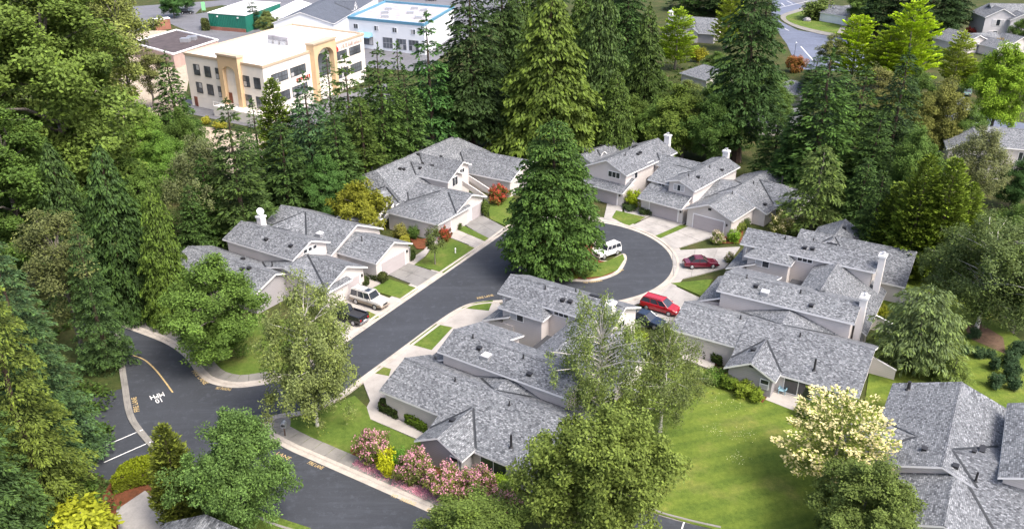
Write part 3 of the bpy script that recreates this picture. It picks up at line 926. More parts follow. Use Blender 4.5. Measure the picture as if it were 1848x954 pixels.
pr = [[Vector((cx, cy, cz)) + (dx * math.cos(a) + dy * math.sin(a)) * r + dv * (r * r * 0.6) for a in [2 * math.pi * k / 14 for k in range(14)]] for r in (0.02, 0.25, 0.5)]
for a, b in zip(pr[:-1], pr[1:]):
    for k in range(14): ds.face([a[k], a[(k + 1) % 14], b[(k + 1) % 14], b[k]])
ds.tube([(cx, cy, 6.6), (cx, cy, cz)], 0.05, 6)
ds.build('satellite_dish', M['dish'], h.e)
h.wallbox(6.0, 6.3, -6.3, -5.6, 0, 0.9)
h.valleys()
h.skylight(10.6, -1.0)
for u, v in ((4.6, -2.6), (9.0, 9.2)): h.pipe(u, v, 0.7, 0.08)
for u, v in ((13.2, 6.0), (8.9, 5.9), (11.5, 11.8), (10.7, 11.4), (14.2, 9.3)): h.boxvent(u, v)

# the block at the top of the street
BB = House('townhouse', plan_origin((821.7, 386.4), 2.9, 149, 0, 0), 149, 'townhouse block with an outside stair and a red shrub by its wall')
h = BB
h.wing('v', -27.0, 0.8, 8.6, 24.4, 2.9, 6.2, 16.5, hip0=3.0, hip1=3.0)
h.wing('u', 16.0, 27.4, -7.8, 0.2, 2.9, 4.6, -3.8, hip1=2.0)
h.wing('u', 18.0, 29.2, -24.0, -12.4, 2.9, 5.3, -18.4, hip1=1.0)
h.wing('u', 18.0, 26.5, -31.0, -24.0, 3.2, 5.3, -27.0)
h.wing('v', -5.0, 1.5, 9.9, 17.0, 2.9, 4.45, 13.5, wmat='grey_siding')
h.wing('u', 0.0, 10.5, -8.7, 0.0, 2.9, 4.55, -4.6)
h.wing('v', -4.0, 4.6, -0.2, 9.6, 2.9, 4.55, 4.7, hip1=3.4)
h.wing('u', 6.2, 17.0, -12.0, -7.2, 4.55, 5.7, -9.5)
h.wing('u', 7.2, 17.0, -15.4, -10.6, 5.0, 6.1, -13.0)
h.wing('u', 0.2, 13.0, -27.2, -16.2, 3.0, 5.2, -21.6)
for a, w in ((2.3, 2.6), (-2.3, 2.9), (-6.4, 2.9)): h.garage('-u', a, 0.42 if a < 0 else 0.22, w, 2.15, False)
h.garage('-u', -22.0, 0.62, 4.9)
h.window('-u', -9.5, 6.62, 3.2, 1.6, 1.5, 2)
h.window('-v' if False else '+v', 13.0, 1.08, 1.2, 1.0, 1.4, 2)
h.window('-u', -13.0, 7.62, 4.1, 1.4, 0.8, 2)
# outside stair with white strings
st = MB()
for i in range(9):
    z = 2.3 - i * 0.25; y = 1.6 + i * 0.36
    st.box(10.4, 11.5, y, y + 0.36, z - 0.12, z)
so = st.build('stair', M['flash'], h.e)
for x in (10.3, 11.5):
    sb = MB(); sb.slab([(x, 1.4, 3.0), (x + 0.12, 1.4, 3.0), (x + 0.12, 5.0, 0.9), (x, 5.0, 0.9)], 0.85, 0, 0); sb.build('stair_rail', M['white'], so)
mb = MB(); mb.slab([(0.3, -15.9, 3.0), (0.3, -15.3, 3.0), (8.2, -15.3, 3.0), (8.2, -15.9, 3.0)], 0.1, 0, 0)
rp = MB(); rp.slab([(2.2, -12.9, 0.9), (2.2, -12.7, 0.9), (8.0, -12.7, 3.2), (8.0, -12.9, 3.2)], 0.9, 0, 0); rp.build('stair_wall', M['siding'], h.e)
rp = MB(); rp.slab([(2.2, -15.2, 0.9), (2.2, -15.0, 0.9), (8.0, -15.0, 3.2), (8.0, -15.2, 3.2)], 0.9, 0, 0); rp.build('stair_wall', M['siding'], h.e)
h.valleys()
for u, v in ((14.8, -6.0), (14.4, -6.5), (12.7, -8.6), (13.2, -9.9), (11.6, -10.4), (15.9, -12.4), (12.0, -13.4), (17.4, -24.5), (17.2, -23.6), (16.9, -25.4)): h.boxvent(u, v, 0.4, 0.4, 0.25)
for u, v in ((18.0, -3.0), (24.0, -16.5), (24.0, -17.3)): h.pipe(u, v, 0.7, 0.12)

# the block at the lower right corner, ridge towards the camera
h = House('townhouse', G(1735.1, 690, 5).xy, -121.5, 'large slate grey roof cut by the lower right corner of the view')
h.wing('u', -0.2, 14.4, -5.7, 5.6, 2.9, 5.0, 0.0)
h.wing('v', -8.0, -2.0, 6.9, 12.7, 2.85, 4.1, 9.8)
h.wing('u', 13.0, 21.0, -2.9, 4.6, 2.9, 4.45, 0.95)
h.wing('v', 0.0, 14.0, 3.9, 18.6, 2.75, 4.85, 11.3)
h.wing('u', 1.5, 13.5, 3.9, 11.4, 5.0, 6.5, 7.6)
h.window('+u', 6.6, 13.08, 4.1, 0.9, 0.7, 2)
h.window('+u', 8.0, 13.08, 4.1, 0.9, 0.7, 2)
h.valleys()
h.pipe(1.2, -4.2, 0.9, 0.16); h.pipe(13.7, 2.5, 0.9, 0.09); h.boxvent(9.2, 2.6, 1.0, 0.35); h.boxvent(11.9, -1.6); h.boxvent(13.4, 0.9); h.boxvent(10.4, 2.0, .3, .3)
# roof corner at the bottom edge
h = House('cottage', G(371, 927, 4.0).xy, -100, 'small grey roof peeping in at the bottom edge under the maple')
h.wing('u', 0.0, 9.0, -3.6, 3.6, 2.6, 4.0, 0.0)

# houses half hidden by the trees at the top right
h = House('tree_hidden_house', G(1190 + 20, 30, 6).xy, -25, 'grey roofed house with a white chimney behind bright green trees')
h.wing('u', 0.0, 16.0, -7.0, 7.0, 3.4, 6.4, 0.0)
h.wing('v', -10.0, 0.0, 5.0, 12.0, 3.0, 5.6, 8.5)
h.wing('u', 9.0, 17.0, -9.5, -1.0, 3.0, 5.2, -5.2, wmat='grey_siding')
h.chimney(-0.1, 1.0, 7.6, 1.2, 1.6)
h.window('-v', 8.5, -9.58, 1.2, 1.4, 1.1, 2)
h.valleys()
h = House('tree_hidden_house', G(1255, 112, 5).xy, -60, 'pale grey hipped roof glimpsed between deciduous trees above the garages')
h.wing('u', 0.0, 10.0, -5.0, 5.0, 2.8, 5.0, 0.0, hip0=3.0)
h = House('tree_hidden_house', G(1415, 142, 4.5).xy, -55, 'small grey roof tucked below the orange shrub among the firs')
h.wing('u', -1.0, 9.0, -5.0, 5.0, 2.6, 4.6, 0.0, hip0=3.0)
h.window('+u', 1.0, 8.58, 1.0, 1.6, 1.3, 2)
h = House('tree_hidden_house', G(1392, 247).xy, -80, 'house wall with a white window between the dark fir trunks')
h.wing('v', -3.0, 7.0, -8.0, 0.2, 2.9, 4.6)
h.window('+u', 1.0, -0.22, 0.7, 2.2, 1.5, 2)
h = House('grey_house', G(1770, 74).xy, -97, 'two storey grey house with white window frames at the top right', wall='palegrey')
h.wing('u', -12.0, 0.4, -0.6, 9.6, 7.3, 10.0)
h.wing('u', -6.0, 2.2, 6.4, 14.4, 6.9, 8.9)
h.wing('v', 3.0, 26.0, -13.0, -2.0, 7.4, 10.6)
h.window('+u', 3.9, -0.02, 4.7, 3.6, 2.0, 3, 'blind'); h.window('+u', 3.0, -0.02, 0.7, 2.6, 2.5, 2, 'blind')
h.window('+u', 10.4, 1.78, 4.4, 3.6, 1.9, 3, 'blind'); h.window('+u', 9.6, 1.78, 0.9, 2.8, 2.0, 2, 'blind')
h.valleys()
h = House('tree_hidden_house', G(1735, 51, 5).xy, -75, 'low grey roofed house with a white garage gable below the grey house')
h.wing('u', 0.0, 13.0, -10.5, 1.0, 2.8, 5.2)
h.wing('u', 9.0, 17.0, 3.0, 11.5, 2.7, 4.9, hip0=0.0)
h.wing('v', -5.0, 5.0, 4.0, 13.0, 2.8, 5.0)
h.wing('u', 10.0, 20.0, -4.5, 3.0, 2.7, 4.4)
h.garage('+u', -0.8, 19.58, 4.6)
h.window('+u', 9.2, 16.58, 0.9, 1.6, 1.2, 2)
h.valleys()
h = House('tree_hidden_house', G(1775, 236, 5).xy, -110, 'grey roofed house behind a thin birch at the right edge')
h.wing('u', -1.0, 14.0, -7.5, 2.0, 4.8, 7.0, -3.0, wmat=None)
h.wing('v', -2.0, 16.0, -2.0, 9.0, 4.6, 6.8)
h.window('+u', 5.5, 8.58, 2.4, 1.5, 1.6, 2); h.window('+u', 8.0, 8.58, 2.4, 2.2, 1.6, 2)
h.window('+u', -3.0, 13.58, 2.6, 1.2, 1.6, 1)
h.valleys()
h = House('tree_hidden_house', G(1520, 20, 4).xy, -60, 'white walled house half behind a pale green tree at the top edge', wall='white')
h.wing('u', -6.0, 6.0, -5.0, 5.0, 3.2, 5.6)
h.wing('v', -2.0, 9.0, -6.0, 1.0, 3.2, 5.2)
h.valleys()
# ---------------------------------------------------------------- commercial buildings at the top left
def pquad(pts, z): return [tuple(G(x, y, z).xy) for x, y in pts]
class Block(House):
    pass
def flat_building(name, pl, pf, pr, ztop, mat, roof_mat, label, cat='building', parapet=0.5, trim='white', back=None):
    """a flat-roofed building from the three visible roof corners; returns the house with u along the left face, v along the other"""
    A, B, C = Vector(G(*pl, ztop).xy), Vector(G(*pf, ztop).xy), Vector(G(*pr, ztop).xy)
    e = empty(name, (B.x, B.y, 0))
    tag(e, label, cat)
    D = A + C - B
    q = [Vector((0, 0)), C - B, D - B, A - B]
    mb = MB(); mb.prism([tuple(p) for p in q], 0, ztop - parapet); mb.build('wall', M[mat], e)
    rf = MB(); rf.prism([tuple(p * 0.985 + (sum(q, Vector((0, 0))) / 4) * 0.015) for p in q], ztop - parapet - 0.05, ztop - parapet + 0.05); rf.build('roof', M[roof_mat], e)
    for i in range(4):
        a, b = q[i], q[(i + 1) % 4]
        t = (b - a).normalized(); n = Vector((t.y, -t.x))
        c = MB()
        c.prism([tuple(a + n * 0.15 - t * 0.15), tuple(b + n * 0.15 + t * 0.15), tuple(b - n * 0.35 + t * 0.15), tuple(a - n * 0.35 - t * 0.15)], ztop - parapet + 0.02 * i * 0, ztop + 0.02 * i)
        c.build('parapet', M[trim], e)
    return e, A - B, C - B
def wall_panel(e, name, mat, along, s, z, w, h, d=0.12, side=1, parent=None, off=0.0):
    """a panel on a wall that runs from the building's front corner along the vector"""
    t = along.normalized(); n = Vector((t.y, -t.x)) * side
    mb = MB()
    a = t * (s - w / 2) + n * off; b = t * (s + w / 2) + n * off
    mb.prism([tuple(a), tuple(b), tuple(b + n * d), tuple(a + n * d)], z, z + h)
    return mb.build(name, M[mat], parent or e)
def wall_window(e, along, s, z, w, h, side, n=2, frame='blacktrim', rows=2):
    f = wall_panel(e, 'window', frame, along, s, z, w, h, 0.10, side)
    pw = (w - 0.12 * (n + 1)) / n; ph = (h - 0.12 * (rows + 1)) / rows
    for i in range(n):
        for j in range(rows):
            wall_panel(e, 'pane', 'blind' if (i * 7 + j * 3 + int(s * 10)) % 9 == 0 else 'officeglass', along, s - w / 2 + 0.12 + pw / 2 + i * (pw + 0.12), z + 0.12 + j * (ph + 0.12), pw, ph, 0.03, side, f, 0.095)
    return f
M['officeglass'] = paint('office_glass', (0.09, 0.10, 0.115), 0.12, 0.6, 0.25, spec=0.7)
M['stucco'] = paint('cream_stucco', (0.78, 0.73, 0.66), 0.8, 0.05, 0.4)
M['ochre'] = paint('ochre_stucco', (0.58, 0.42, 0.25), 0.8, 0.06, 0.4)
M['tan'] = paint('tan_trim', (0.46, 0.36, 0.26), 0.7, 0.06)
M['membrane'] = paint('white_membrane', (0.83, 0.83, 0.82), 0.6, 0.04, 0.2)
M['bluetrim'] = paint('blue_trim', (0.10, 0.25, 0.36), 0.6, 0.08)
M['awning'] = paint('blue_awning', (0.22, 0.42, 0.55), 0.7, 0.08)
M['whitewall'] = paint('white_painted_wall', (0.76, 0.78, 0.80), 0.7, 0.04, 0.3)
M['oldroof'] = paint('patched_grey_roof', (0.36, 0.345, 0.36), 0.85, 0.35, 0.35)
M['tar'] = paint('dark_tar_roof', (0.065, 0.05, 0.05), 0.85, 0.35, 0.5)
M['green'] = paint('green_metal_wall', (0.015, 0.16, 0.11), 0.5, 0.1, 0.4)
M['brick'] = paint('red_brown_wall', (0.26, 0.11, 0.075), 0.85, 0.2, 0.8)
M['pinkwall'] = paint('dusty_pink_wall', (0.42, 0.30, 0.26), 0.85, 0.1, 0.5)
M['signred'] = paint('sign_red', (0.45, 0.03, 0.025), 0.5, 0.05)
M['signgrey'] = paint('sign_taupe', (0.44, 0.34, 0.31), 0.5, 0.05)

ob, uA, uC = flat_building('office_building', (332, 95), (473, 119.5), (655.3, 59.7), 12.0, 'stucco', 'membrane', 'cream three storey office building with arched ochre portals and a white roof', trim='tan')
LA, LC = uA.length, uC.length
for s in (2.2, 5.6): 
    wall_window(ob, uA, s, 6.9, 2.0, 2.4, -1); wall_window(ob, uA, s, 2.6, 2.0, 2.6, -1)
for s in (14.6, 18.4, 22.2):
    wall_window(ob, uA, s, 7.4, 2.1, 2.4, -1); wall_window(ob, uA, s, 3.4, 2.1, 2.4, -1)
wall_panel(ob, 'door', 'wood', uA, 24.2, 0.1, 1.1, 2.2, 0.1, -1)
def portal(along, s, w, zt, side, deep, win):
    t = along.normalized(); n = Vector((t.y, -t.x)) * side
    hw, jw = w / 2, 1.3
    out = [(-hw, 0), (-hw, zt), (hw, zt), (hw, 0)]
    inn = [(hw - jw, 0)] + [((hw - jw) * math.cos(a), zt - 3.4 + (hw - jw) * 0.62 * math.sin(a)) for a in [math.pi * k / 12 for k in range(13)]] + [(-hw + jw, 0)]
    mb = MB()
    P3 = lambda p, d: (t.x * (s + p[0]) + n.x * d, t.y * (s + p[0]) + n.y * d, p[1])
    # front face in strips between outline and arch
    top = zt
    ang = inn[1:-1]
    for (a, b) in zip(ang[:-1], ang[1:]):
        mb.face([P3(a, deep), P3(b, deep), P3((b[0], top), deep), P3((a[0], top), deep)])
        mb.face([P3(a, deep), P3(b, deep), P3(b, 0), P3(a, 0)])
    for sg in (-1, 1):
        x0, x1 = sg * (hw - jw), sg * hw
        mb.face([P3((x0, 0), deep), P3((x1, 0), deep), P3((x1, top), deep), P3((x0, top), deep)])
        mb.face([P3((x1, 0), deep), P3((x1, 0), 0), P3((x1, top), 0), P3((x1, top), deep)])
        mb.face([P3((x0, 0), deep), P3((x0, 0), 0), P3((x0, zt - 3.4), 0), P3((x0, zt - 3.4), deep)])
    mb.face([P3((-hw, top), deep), P3((hw, top), deep), P3((hw, top), -0.8), P3((-hw, top), -0.8)])
    mb.face([P3((-hw, top), -0.8), P3((hw, top), -0.8), P3((hw, 11), -0.8), P3((-hw, 11), -0.8)])
    for sg in (-1, 1): mb.face([P3((sg * hw, 11), 0), P3((sg * hw, 11), -0.8), P3((sg * hw, top), -0.8), P3((sg * hw, top), 0)])
    p = mb.build('portal', M['ochre'], ob)
    c = MB(); a0 = t * (s - hw - 0.2) + n * (deep + 0.2); a1 = t * (s + hw + 0.2) + n * (deep + 0.2); b1 = t * (s + hw + 0.2) - n * 0.9; b0 = t * (s - hw - 0.2) - n * 0.9
    c.prism([tuple(a0), tuple(a1), tuple(b1), tuple(b0)], zt, zt + 0.4); c.build('cornice', M['tan'], p)
portal(uA, 10.1, 6.6, 13.0, -1, 0.9, False)
wall_panel(ob, 'door', 'wood', uA, 11.6, 2.6, 1.2, 2.3, 0.1, -1)
portal(uC, 22.5, 9.5, 13.2, 1, 1.2, True)
wall_window(ob, uC, 22.5, 5.4, 6.4, 5.2, 1, 4, rows=3)
for s, w in ((5.6, 6.0), (12.6, 6.0), (31.0, 5.4), (37.6, 5.4)):
    wall_window(ob, uC, s, 7.6, w, 2.0, 1, 5, rows=2)
    wall_window(ob, uC, s, 3.2, w, 2.2, 1, 5, rows=2)

def glyph_row(along, s0, s1, z, h, side, mat, n, name='sign_letter'):
    """a row of small raised letter shapes too worn to read"""
    rnd = random.Random(n)
    st = (s1 - s0) / n
    for i in range(n):
        c = s0 + (i + 0.5) * st
        g = wall_panel(ob, name, mat, along, c - st * 0.22, z, st * 0.16, h, 0.12, side)
        if rnd.random() < 0.7: wall_panel(ob, 'stroke', mat, along, c + st * 0.2, z, st * 0.16, h * rnd.choice((1.0, 0.55)), 0.12, side, g)
        wall_panel(ob, 'stroke', mat, along, c, z + h * rnd.choice((0.0, 0.42, 0.84)), st * 0.5, h * 0.16, 0.11, side, g)
glyph_row(uC, 31.2, 41.2, 10.0, 0.95, 1, 'signgrey', 15)
lg = MB(); t_ = uC.normalized(); n_ = Vector((t_.y, -t_.x))
for a, b in ((28.2, 29.9),):
    q = [t_ * a + n_ * 0.1, t_ * b + n_ * 0.1]
    P3 = lambda s_, z_: (t_.x * s_ + n_.x * 0.2, t_.y * s_ + n_.y * 0.2, z_)
    lg.face([P3(28.1, 9.8), P3(29.0, 9.6), P3(29.9, 9.9), P3(29.7, 10.6), P3(29.2, 10.8), P3(29.0, 11.4), P3(28.7, 10.9), P3(28.1, 10.6)])
lg.build('sign_emblem', M['signred'], ob)
glyph_row(uC, 11.4, 17.2, 6.2, 0.75, 1, 'signred', 7)
# roof plant on the office
hv = MB(); c0 = (uA + uC) * 0.5 + uC * 0.05
hv.prism([tuple(c0 + uA.normalized() * x + uC.normalized() * y) for x, y in ((-3.5, -2.5), (3.5, -2.5), (3.5, 2.5), (-3.5, 2.5))], 11.5, 13.4); ho = hv.build('plant_screen', M['oldroof'], ob)
for i in range(3):
    q = MB(); c1 = c0 + uA.normalized() * (-2.2 + i * 2.2) - uC.normalized() * 2.6
    q.prism([tuple(c1 + uA.normalized() * x + uC.normalized() * y) for x, y in ((-0.8, -0.6), (0.8, -0.6), (0.8, 0.6), (-0.8, 0.6))], 11.5, 12.5); q.build('air_handler', M['metal'], ob)
# balcony wall in front of the left portal
wall_panel(ob, 'terrace_wall', 'stucco', uA, 6.0, 0, 16.0, 2.3, 3.2, -1)
tr = wall_panel(ob, 'terrace_rail', 'white', uA, 6.0, 3.2, 16.0, 0.08, 0.1, -1, None, 3.1)
for i in range(12): wall_panel(ob, 'baluster', 'white', uA, -1.8 + i * 1.42, 2.3, 0.08, 0.95, 0.08, -1, tr, 3.1)

wb, wl, wr = flat_building('white_commercial_building', (628, 30), (765, 43), (819, 11.5), 9.0, 'whitewall', 'oldroof', 'white painted commercial building with blue roof trim and a blue awning', trim='bluetrim', parapet=0.7)
LW = wl.length
for f in (0.14, 0.38, 0.62, 0.9): wall_window(wb, wl, LW * f, 5.6, 1.7, 1.5, -1, 2, 'whitewall', 1)
for f, w in ((0.3, 3.6), (0.48, 3.6), (0.14, 3.6)): wall_window(wb, wl, LW * f, 0.8, w, 3.2, -1, 3, 'metal', 2)
wall_window(wb, wl, LW * 0.78, 1.2, 5.6, 2.4, -1, 4, 'blacktrim', 1)
aw = MB(); t_ = wl.normalized(); n_ = Vector((t_.y, -t_.x)) * -1
P3 = lambda s_, d_, z_: (t_.x * s_ + n_.x * d_, t_.y * s_ + n_.y * d_, z_)
s0, s1 = LW * 0.68, LW * 0.88
aw.face([P3(s0, 0.02, 4.9), P3(s1, 0.02, 4.9), P3(s1, 1.8, 3.7), P3(s0, 1.8, 3.7)]); aw.face([P3(s0, 0.02, 4.9), P3(s0, 1.8, 3.7), P3(s0, 0.02, 3.7)]); aw.face([P3(s1, 0.02, 4.9), P3(s1, 1.8, 3.7), P3(s1, 0.02, 3.7)])
aw.face([P3(s0, 1.8, 3.7), P3(s1, 1.8, 3.7), P3(s1, 1.8, 3.45), P3(s0, 1.8, 3.45)])
aw.build('awning', M['awning'], wb)
for i, (a, b) in enumerate(((0.2, 0.3), (0.4, 0.5), (0.45, 0.75), (0.7, 0.4), (0.75, 0.6), (0.3, 0.7), (0.6, 0.2))):
    c = wl * a + wr * b; q = MB(); q.box(c.x - 1.1, c.x + 1.1, c.y - 0.8, c.y + 0.8, 8.2, 9.1); q.build('roof_unit', M['metal'], wb)

gh = House('slate_roofed_hall', G(542, 22, 9).xy, math.degrees(math.atan2((G(625, -18, 9) - G(542, 22, 9)).y, (G(625, -18, 9) - G(542, 22, 9)).x)), 'white gabled hall with a dark slate roof and a small dormer', 'building', shingle='shingle_blue', wall='whitewall')
gh.wing('u', -0.4, 62, -10.5, 9.5, 5.6, 9.0, 0.0)
gh.wing('v', -10.3, -3.0, 25.0, 31.0, 6.0, 8.6, oh=0.3)
gh.window('-v', 28.0, -9.98, 5.9, 1.6, 1.2, 2)
for i in range(2): gh.window('-v', 22.0 + i * 2.4, -10.08, 2.2, 1.8, 2.0, 2, rows=2)
gh.valleys()
lr, _, _ = flat_building('long_white_roofed_shed', (480, 27), (510, 39), (567, 9), 4.5, 'whitewall', 'membrane', 'long low shed with a white roof behind the office building', parapet=0.25)
gb, gl, gr = flat_building('green_shed', (375, 23), (442, 28), (505, 5), 5.6, 'green', 'membrane', 'dark green metal shed with a white roof at the top left', parapet=0.2)
wall_panel(gb, 'brick_base', 'brick', gl, gl.length * 0.5, 0, gl.length * 0.95, 1.1, 0.3, -1)
for i in range(22): wall_panel(gb, 'cladding_rib', 'green', gl, gl.length * (i + 0.5) / 22, 1.2, 0.12, 3.9, 0.08, -1)
for f in (0.2, 0.75): wall_panel(gb, 'wall_lamp', 'white', gl, gl.length * f, 4.4, 0.5, 0.4, 0.3, -1)
tb, tl, trr = flat_building('flat_tar_roof_building', (236, 76), (312, 97), (393, 71), 4.0, 'pinkwall', 'tar', 'low building with a dark tar roof and white edging left of the office', parapet=0.35)
for i, f in enumerate((0.2, 0.5)):
    c = tl * 0.35 + trr * (0.5 + f * 0.5); q = MB(); q.box(c.x - 1.3, c.x + 1.3, c.y - 0.9, c.y + 0.9, 3.6, 4.8); q.build('roof_unit', M['metal'], tb)
sb_, sl_, sr_ = flat_building('small_brick_shed', (276, 34), (279, 36), (306, 33), 3.6, 'brick', 'tar', 'small brick shed with a dark flat roof below the far trees', parapet=0.2)
# ---------------------------------------------------------------- vegetation
def leaf_mesh(name, P, D, Sd, L, Wd, attr, mat):
    """P base, D direction, Sd side vectors (n,3); kite-shaped leaves or sprays as one mesh"""
    n = len(P)
    L = np.asarray(L)[:, None]; Wd = np.asarray(Wd)[:, None]
    mid = P + D * L * 0.45
    v = np.empty((n, 4, 3))
    v[:, 0] = P; v[:, 1] = mid + Sd * Wd * 0.5; v[:, 2] = P + D * L; v[:, 3] = mid - Sd * Wd * 0.5
    me = bpy.data.meshes.new(name)
    me.vertices.add(n * 4); me.loops.add(n * 4); me.polygons.add(n)
    me.vertices.foreach_set('co', v.reshape(-1))
    me.loops.foreach_set('vertex_index', np.arange(n * 4, dtype=np.int32))
    me.polygons.foreach_set('loop_start', np.arange(0, n * 4, 4, dtype=np.int32))
    ca = me.color_attributes.new('leaf', 'FLOAT_COLOR', 'POINT')
    c = np.ones((n, 4, 4)); c[:, :, :3] = attr[:, None, :]
    ca.data.foreach_set('color', c.reshape(-1))
    me.materials.append(M[mat])
    me.update(calc_edges=True)
    return me

def unit(a):
    return a / np.maximum(np.linalg.norm(a, axis=1, keepdims=True), 1e-9)

def conifer(seed, H=14.0, Rr=3.2, levels=34, nb=9, h0=0.06, up=0.25, droop=0.55, sl=0.55, sw=0.20, pw=0.85, fan=0.42, dens=9.0, tiltz=-0.25, hang=0.0, tip=0.6, belly=0.0, mat='leaf', flower=0.0, jitter=1.0, tiers=0):
    r = np.random.default_rng(seed)
    Ps, Ds, Ss, Ls, Ws, As = [], [], [], [], [], []
    for i in range(levels):
        t = (i + r.uniform(-0.4, 0.4) * jitter) / (levels - 1)
        if tiers: t = (math.floor(t * tiers) + 0.5 + r.normal(0, 0.17)) / tiers
        t = min(max(t, 0), 1)
        prof = (1 - t) ** pw
        if belly: prof = min(prof, (t + belly) / (belly + 0.22)) if t < 0.22 else prof
        ln0 = Rr * (prof * 0.96 + 0.04)
        z0 = H * (h0 + (0.985 - h0) * t)
        k = max(4, int(nb * (0.55 + 0.45 * prof)))
        a0 = r.uniform(0, 6.28)
        for j in range(k):
            a = a0 + 6.2832 * (j + r.uniform(-0.35, 0.35)) / k
            ln = ln0 * r.uniform(1 - 0.42 * jitter, 1.1)
            if r.uniform() < 0.06: continue
            n = max(6, int(dens * ln * (0.6 + fan * ln * 0.35)))
            s = 0.10 + 0.90 * np.sqrt(r.uniform(0, 1, n))
            wd = fan * ln * (1.08 - s) ** 0.8 + 0.10
            lat = r.uniform(-1, 1, n) * wd
            o = np.array([math.cos(a), math.sin(a), 0.0]); sd = np.array([-math.sin(a), math.cos(a), 0.0])
            uu = up * r.uniform(0.7, 1.3); dd = droop * r.uniform(0.75, 1.3)
            z = z0 + uu * ln * s - dd * ln * s ** 2 - 0.22 * np.abs(lat) - hang * r.uniform(0, 1, n) * (0.3 + 0.7 * s)
            P = o[None] * (ln * s)[:, None] + sd[None] * lat[:, None]
            P[:, 2] = z + r.normal(0, 0.05, n)
            d = o[None] * 0.75 + sd[None] * (np.sign(lat) * r.uniform(0.2, 0.9, n))[:, None]
            d[:, 2] = tiltz + r.normal(0, 0.22, n) + (uu - 2 * dd * s) * 0.45 - hang * 0.8
            D = unit(d)
            side = np.cross(D, np.array([0, 0, 1.0])[None] + r.normal(0, 0.45, (n, 3)))
            Sd = unit(side)
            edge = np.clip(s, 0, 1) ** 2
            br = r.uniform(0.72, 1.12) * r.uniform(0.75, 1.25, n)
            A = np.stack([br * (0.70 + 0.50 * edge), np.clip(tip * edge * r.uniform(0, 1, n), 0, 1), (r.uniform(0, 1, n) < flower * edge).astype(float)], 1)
            Ps.append(P); Ds.append(D); Ss.append(Sd); Ls.append(sl * r.uniform(0.6, 1.3, n)); Ws.append(sw * r.uniform(0.7, 1.4, n)); As.append(A)
    # leader
    n = 30
    P = np.zeros((n, 3)); P[:, 2] = H * (0.94 + 0.06 * r.uniform(0, 1, n)); D = unit(np.stack([r.normal(0, 0.5, n), r.normal(0, 0.5, n), r.uniform(0.3, 1, n)], 1))
    Ps.append(P); Ds.append(D); Ss.append(unit(np.cross(D, r.normal(0, 1, (n, 3))))); Ls.append(np.full(n, sl * 0.7)); Ws.append(np.full(n, sw * 0.8)); As.append(np.stack([r.uniform(0.8, 1.2, n), np.full(n, 0.4), np.zeros(n)], 1))
    cat = np.concatenate
    PP = cat(Ps); PP[:, :2] *= Rr / np.quantile(np.hypot(PP[:, 0], PP[:, 1]), 0.99); Ps = [PP]
    return leaf_mesh('crown', cat(Ps), cat(Ds), cat(Ss), cat(Ls), cat(Ws), cat(As), mat), H, Rr

def trunk_mesh(H, r0, mat, n=8, limbs=(), seed=0, lean=0.0, top=0.92):
    rnd = random.Random(seed)
    mb = MB()
    k = 7
    pts = [(rnd.uniform(-1, 1) * r0 * 0.5 * (i > 0) * (1 - i / k) + lean * i / k, rnd.uniform(-1, 1) * r0 * 0.5 * (i > 0), H * top * i / k - (0.15 if i == 0 else 0)) for i in range(k + 1)]
    mb.tube(pts, [r0 * (1.25 if i == 0 else 1.0) * (1 - 0.92 * i / k) + 0.02 for i in range(k + 1)], n)
    for p0, p1, ra in limbs:
        p0, p1 = Vector(p0), Vector(p1)
        m = p0.lerp(p1, 0.5) + Vector((rnd.uniform(-0.2, 0.2), rnd.uniform(-0.2, 0.2), 0.12)) * (p1 - p0).length * 0.5
        mb.tube([p0, p0.lerp(m, 0.5), m, m.lerp(p1, 0.6), p1], [ra, ra * 0.85, ra * 0.65, ra * 0.4, ra * 0.15], 5)
    return mb.mesh('trunk', M[mat])

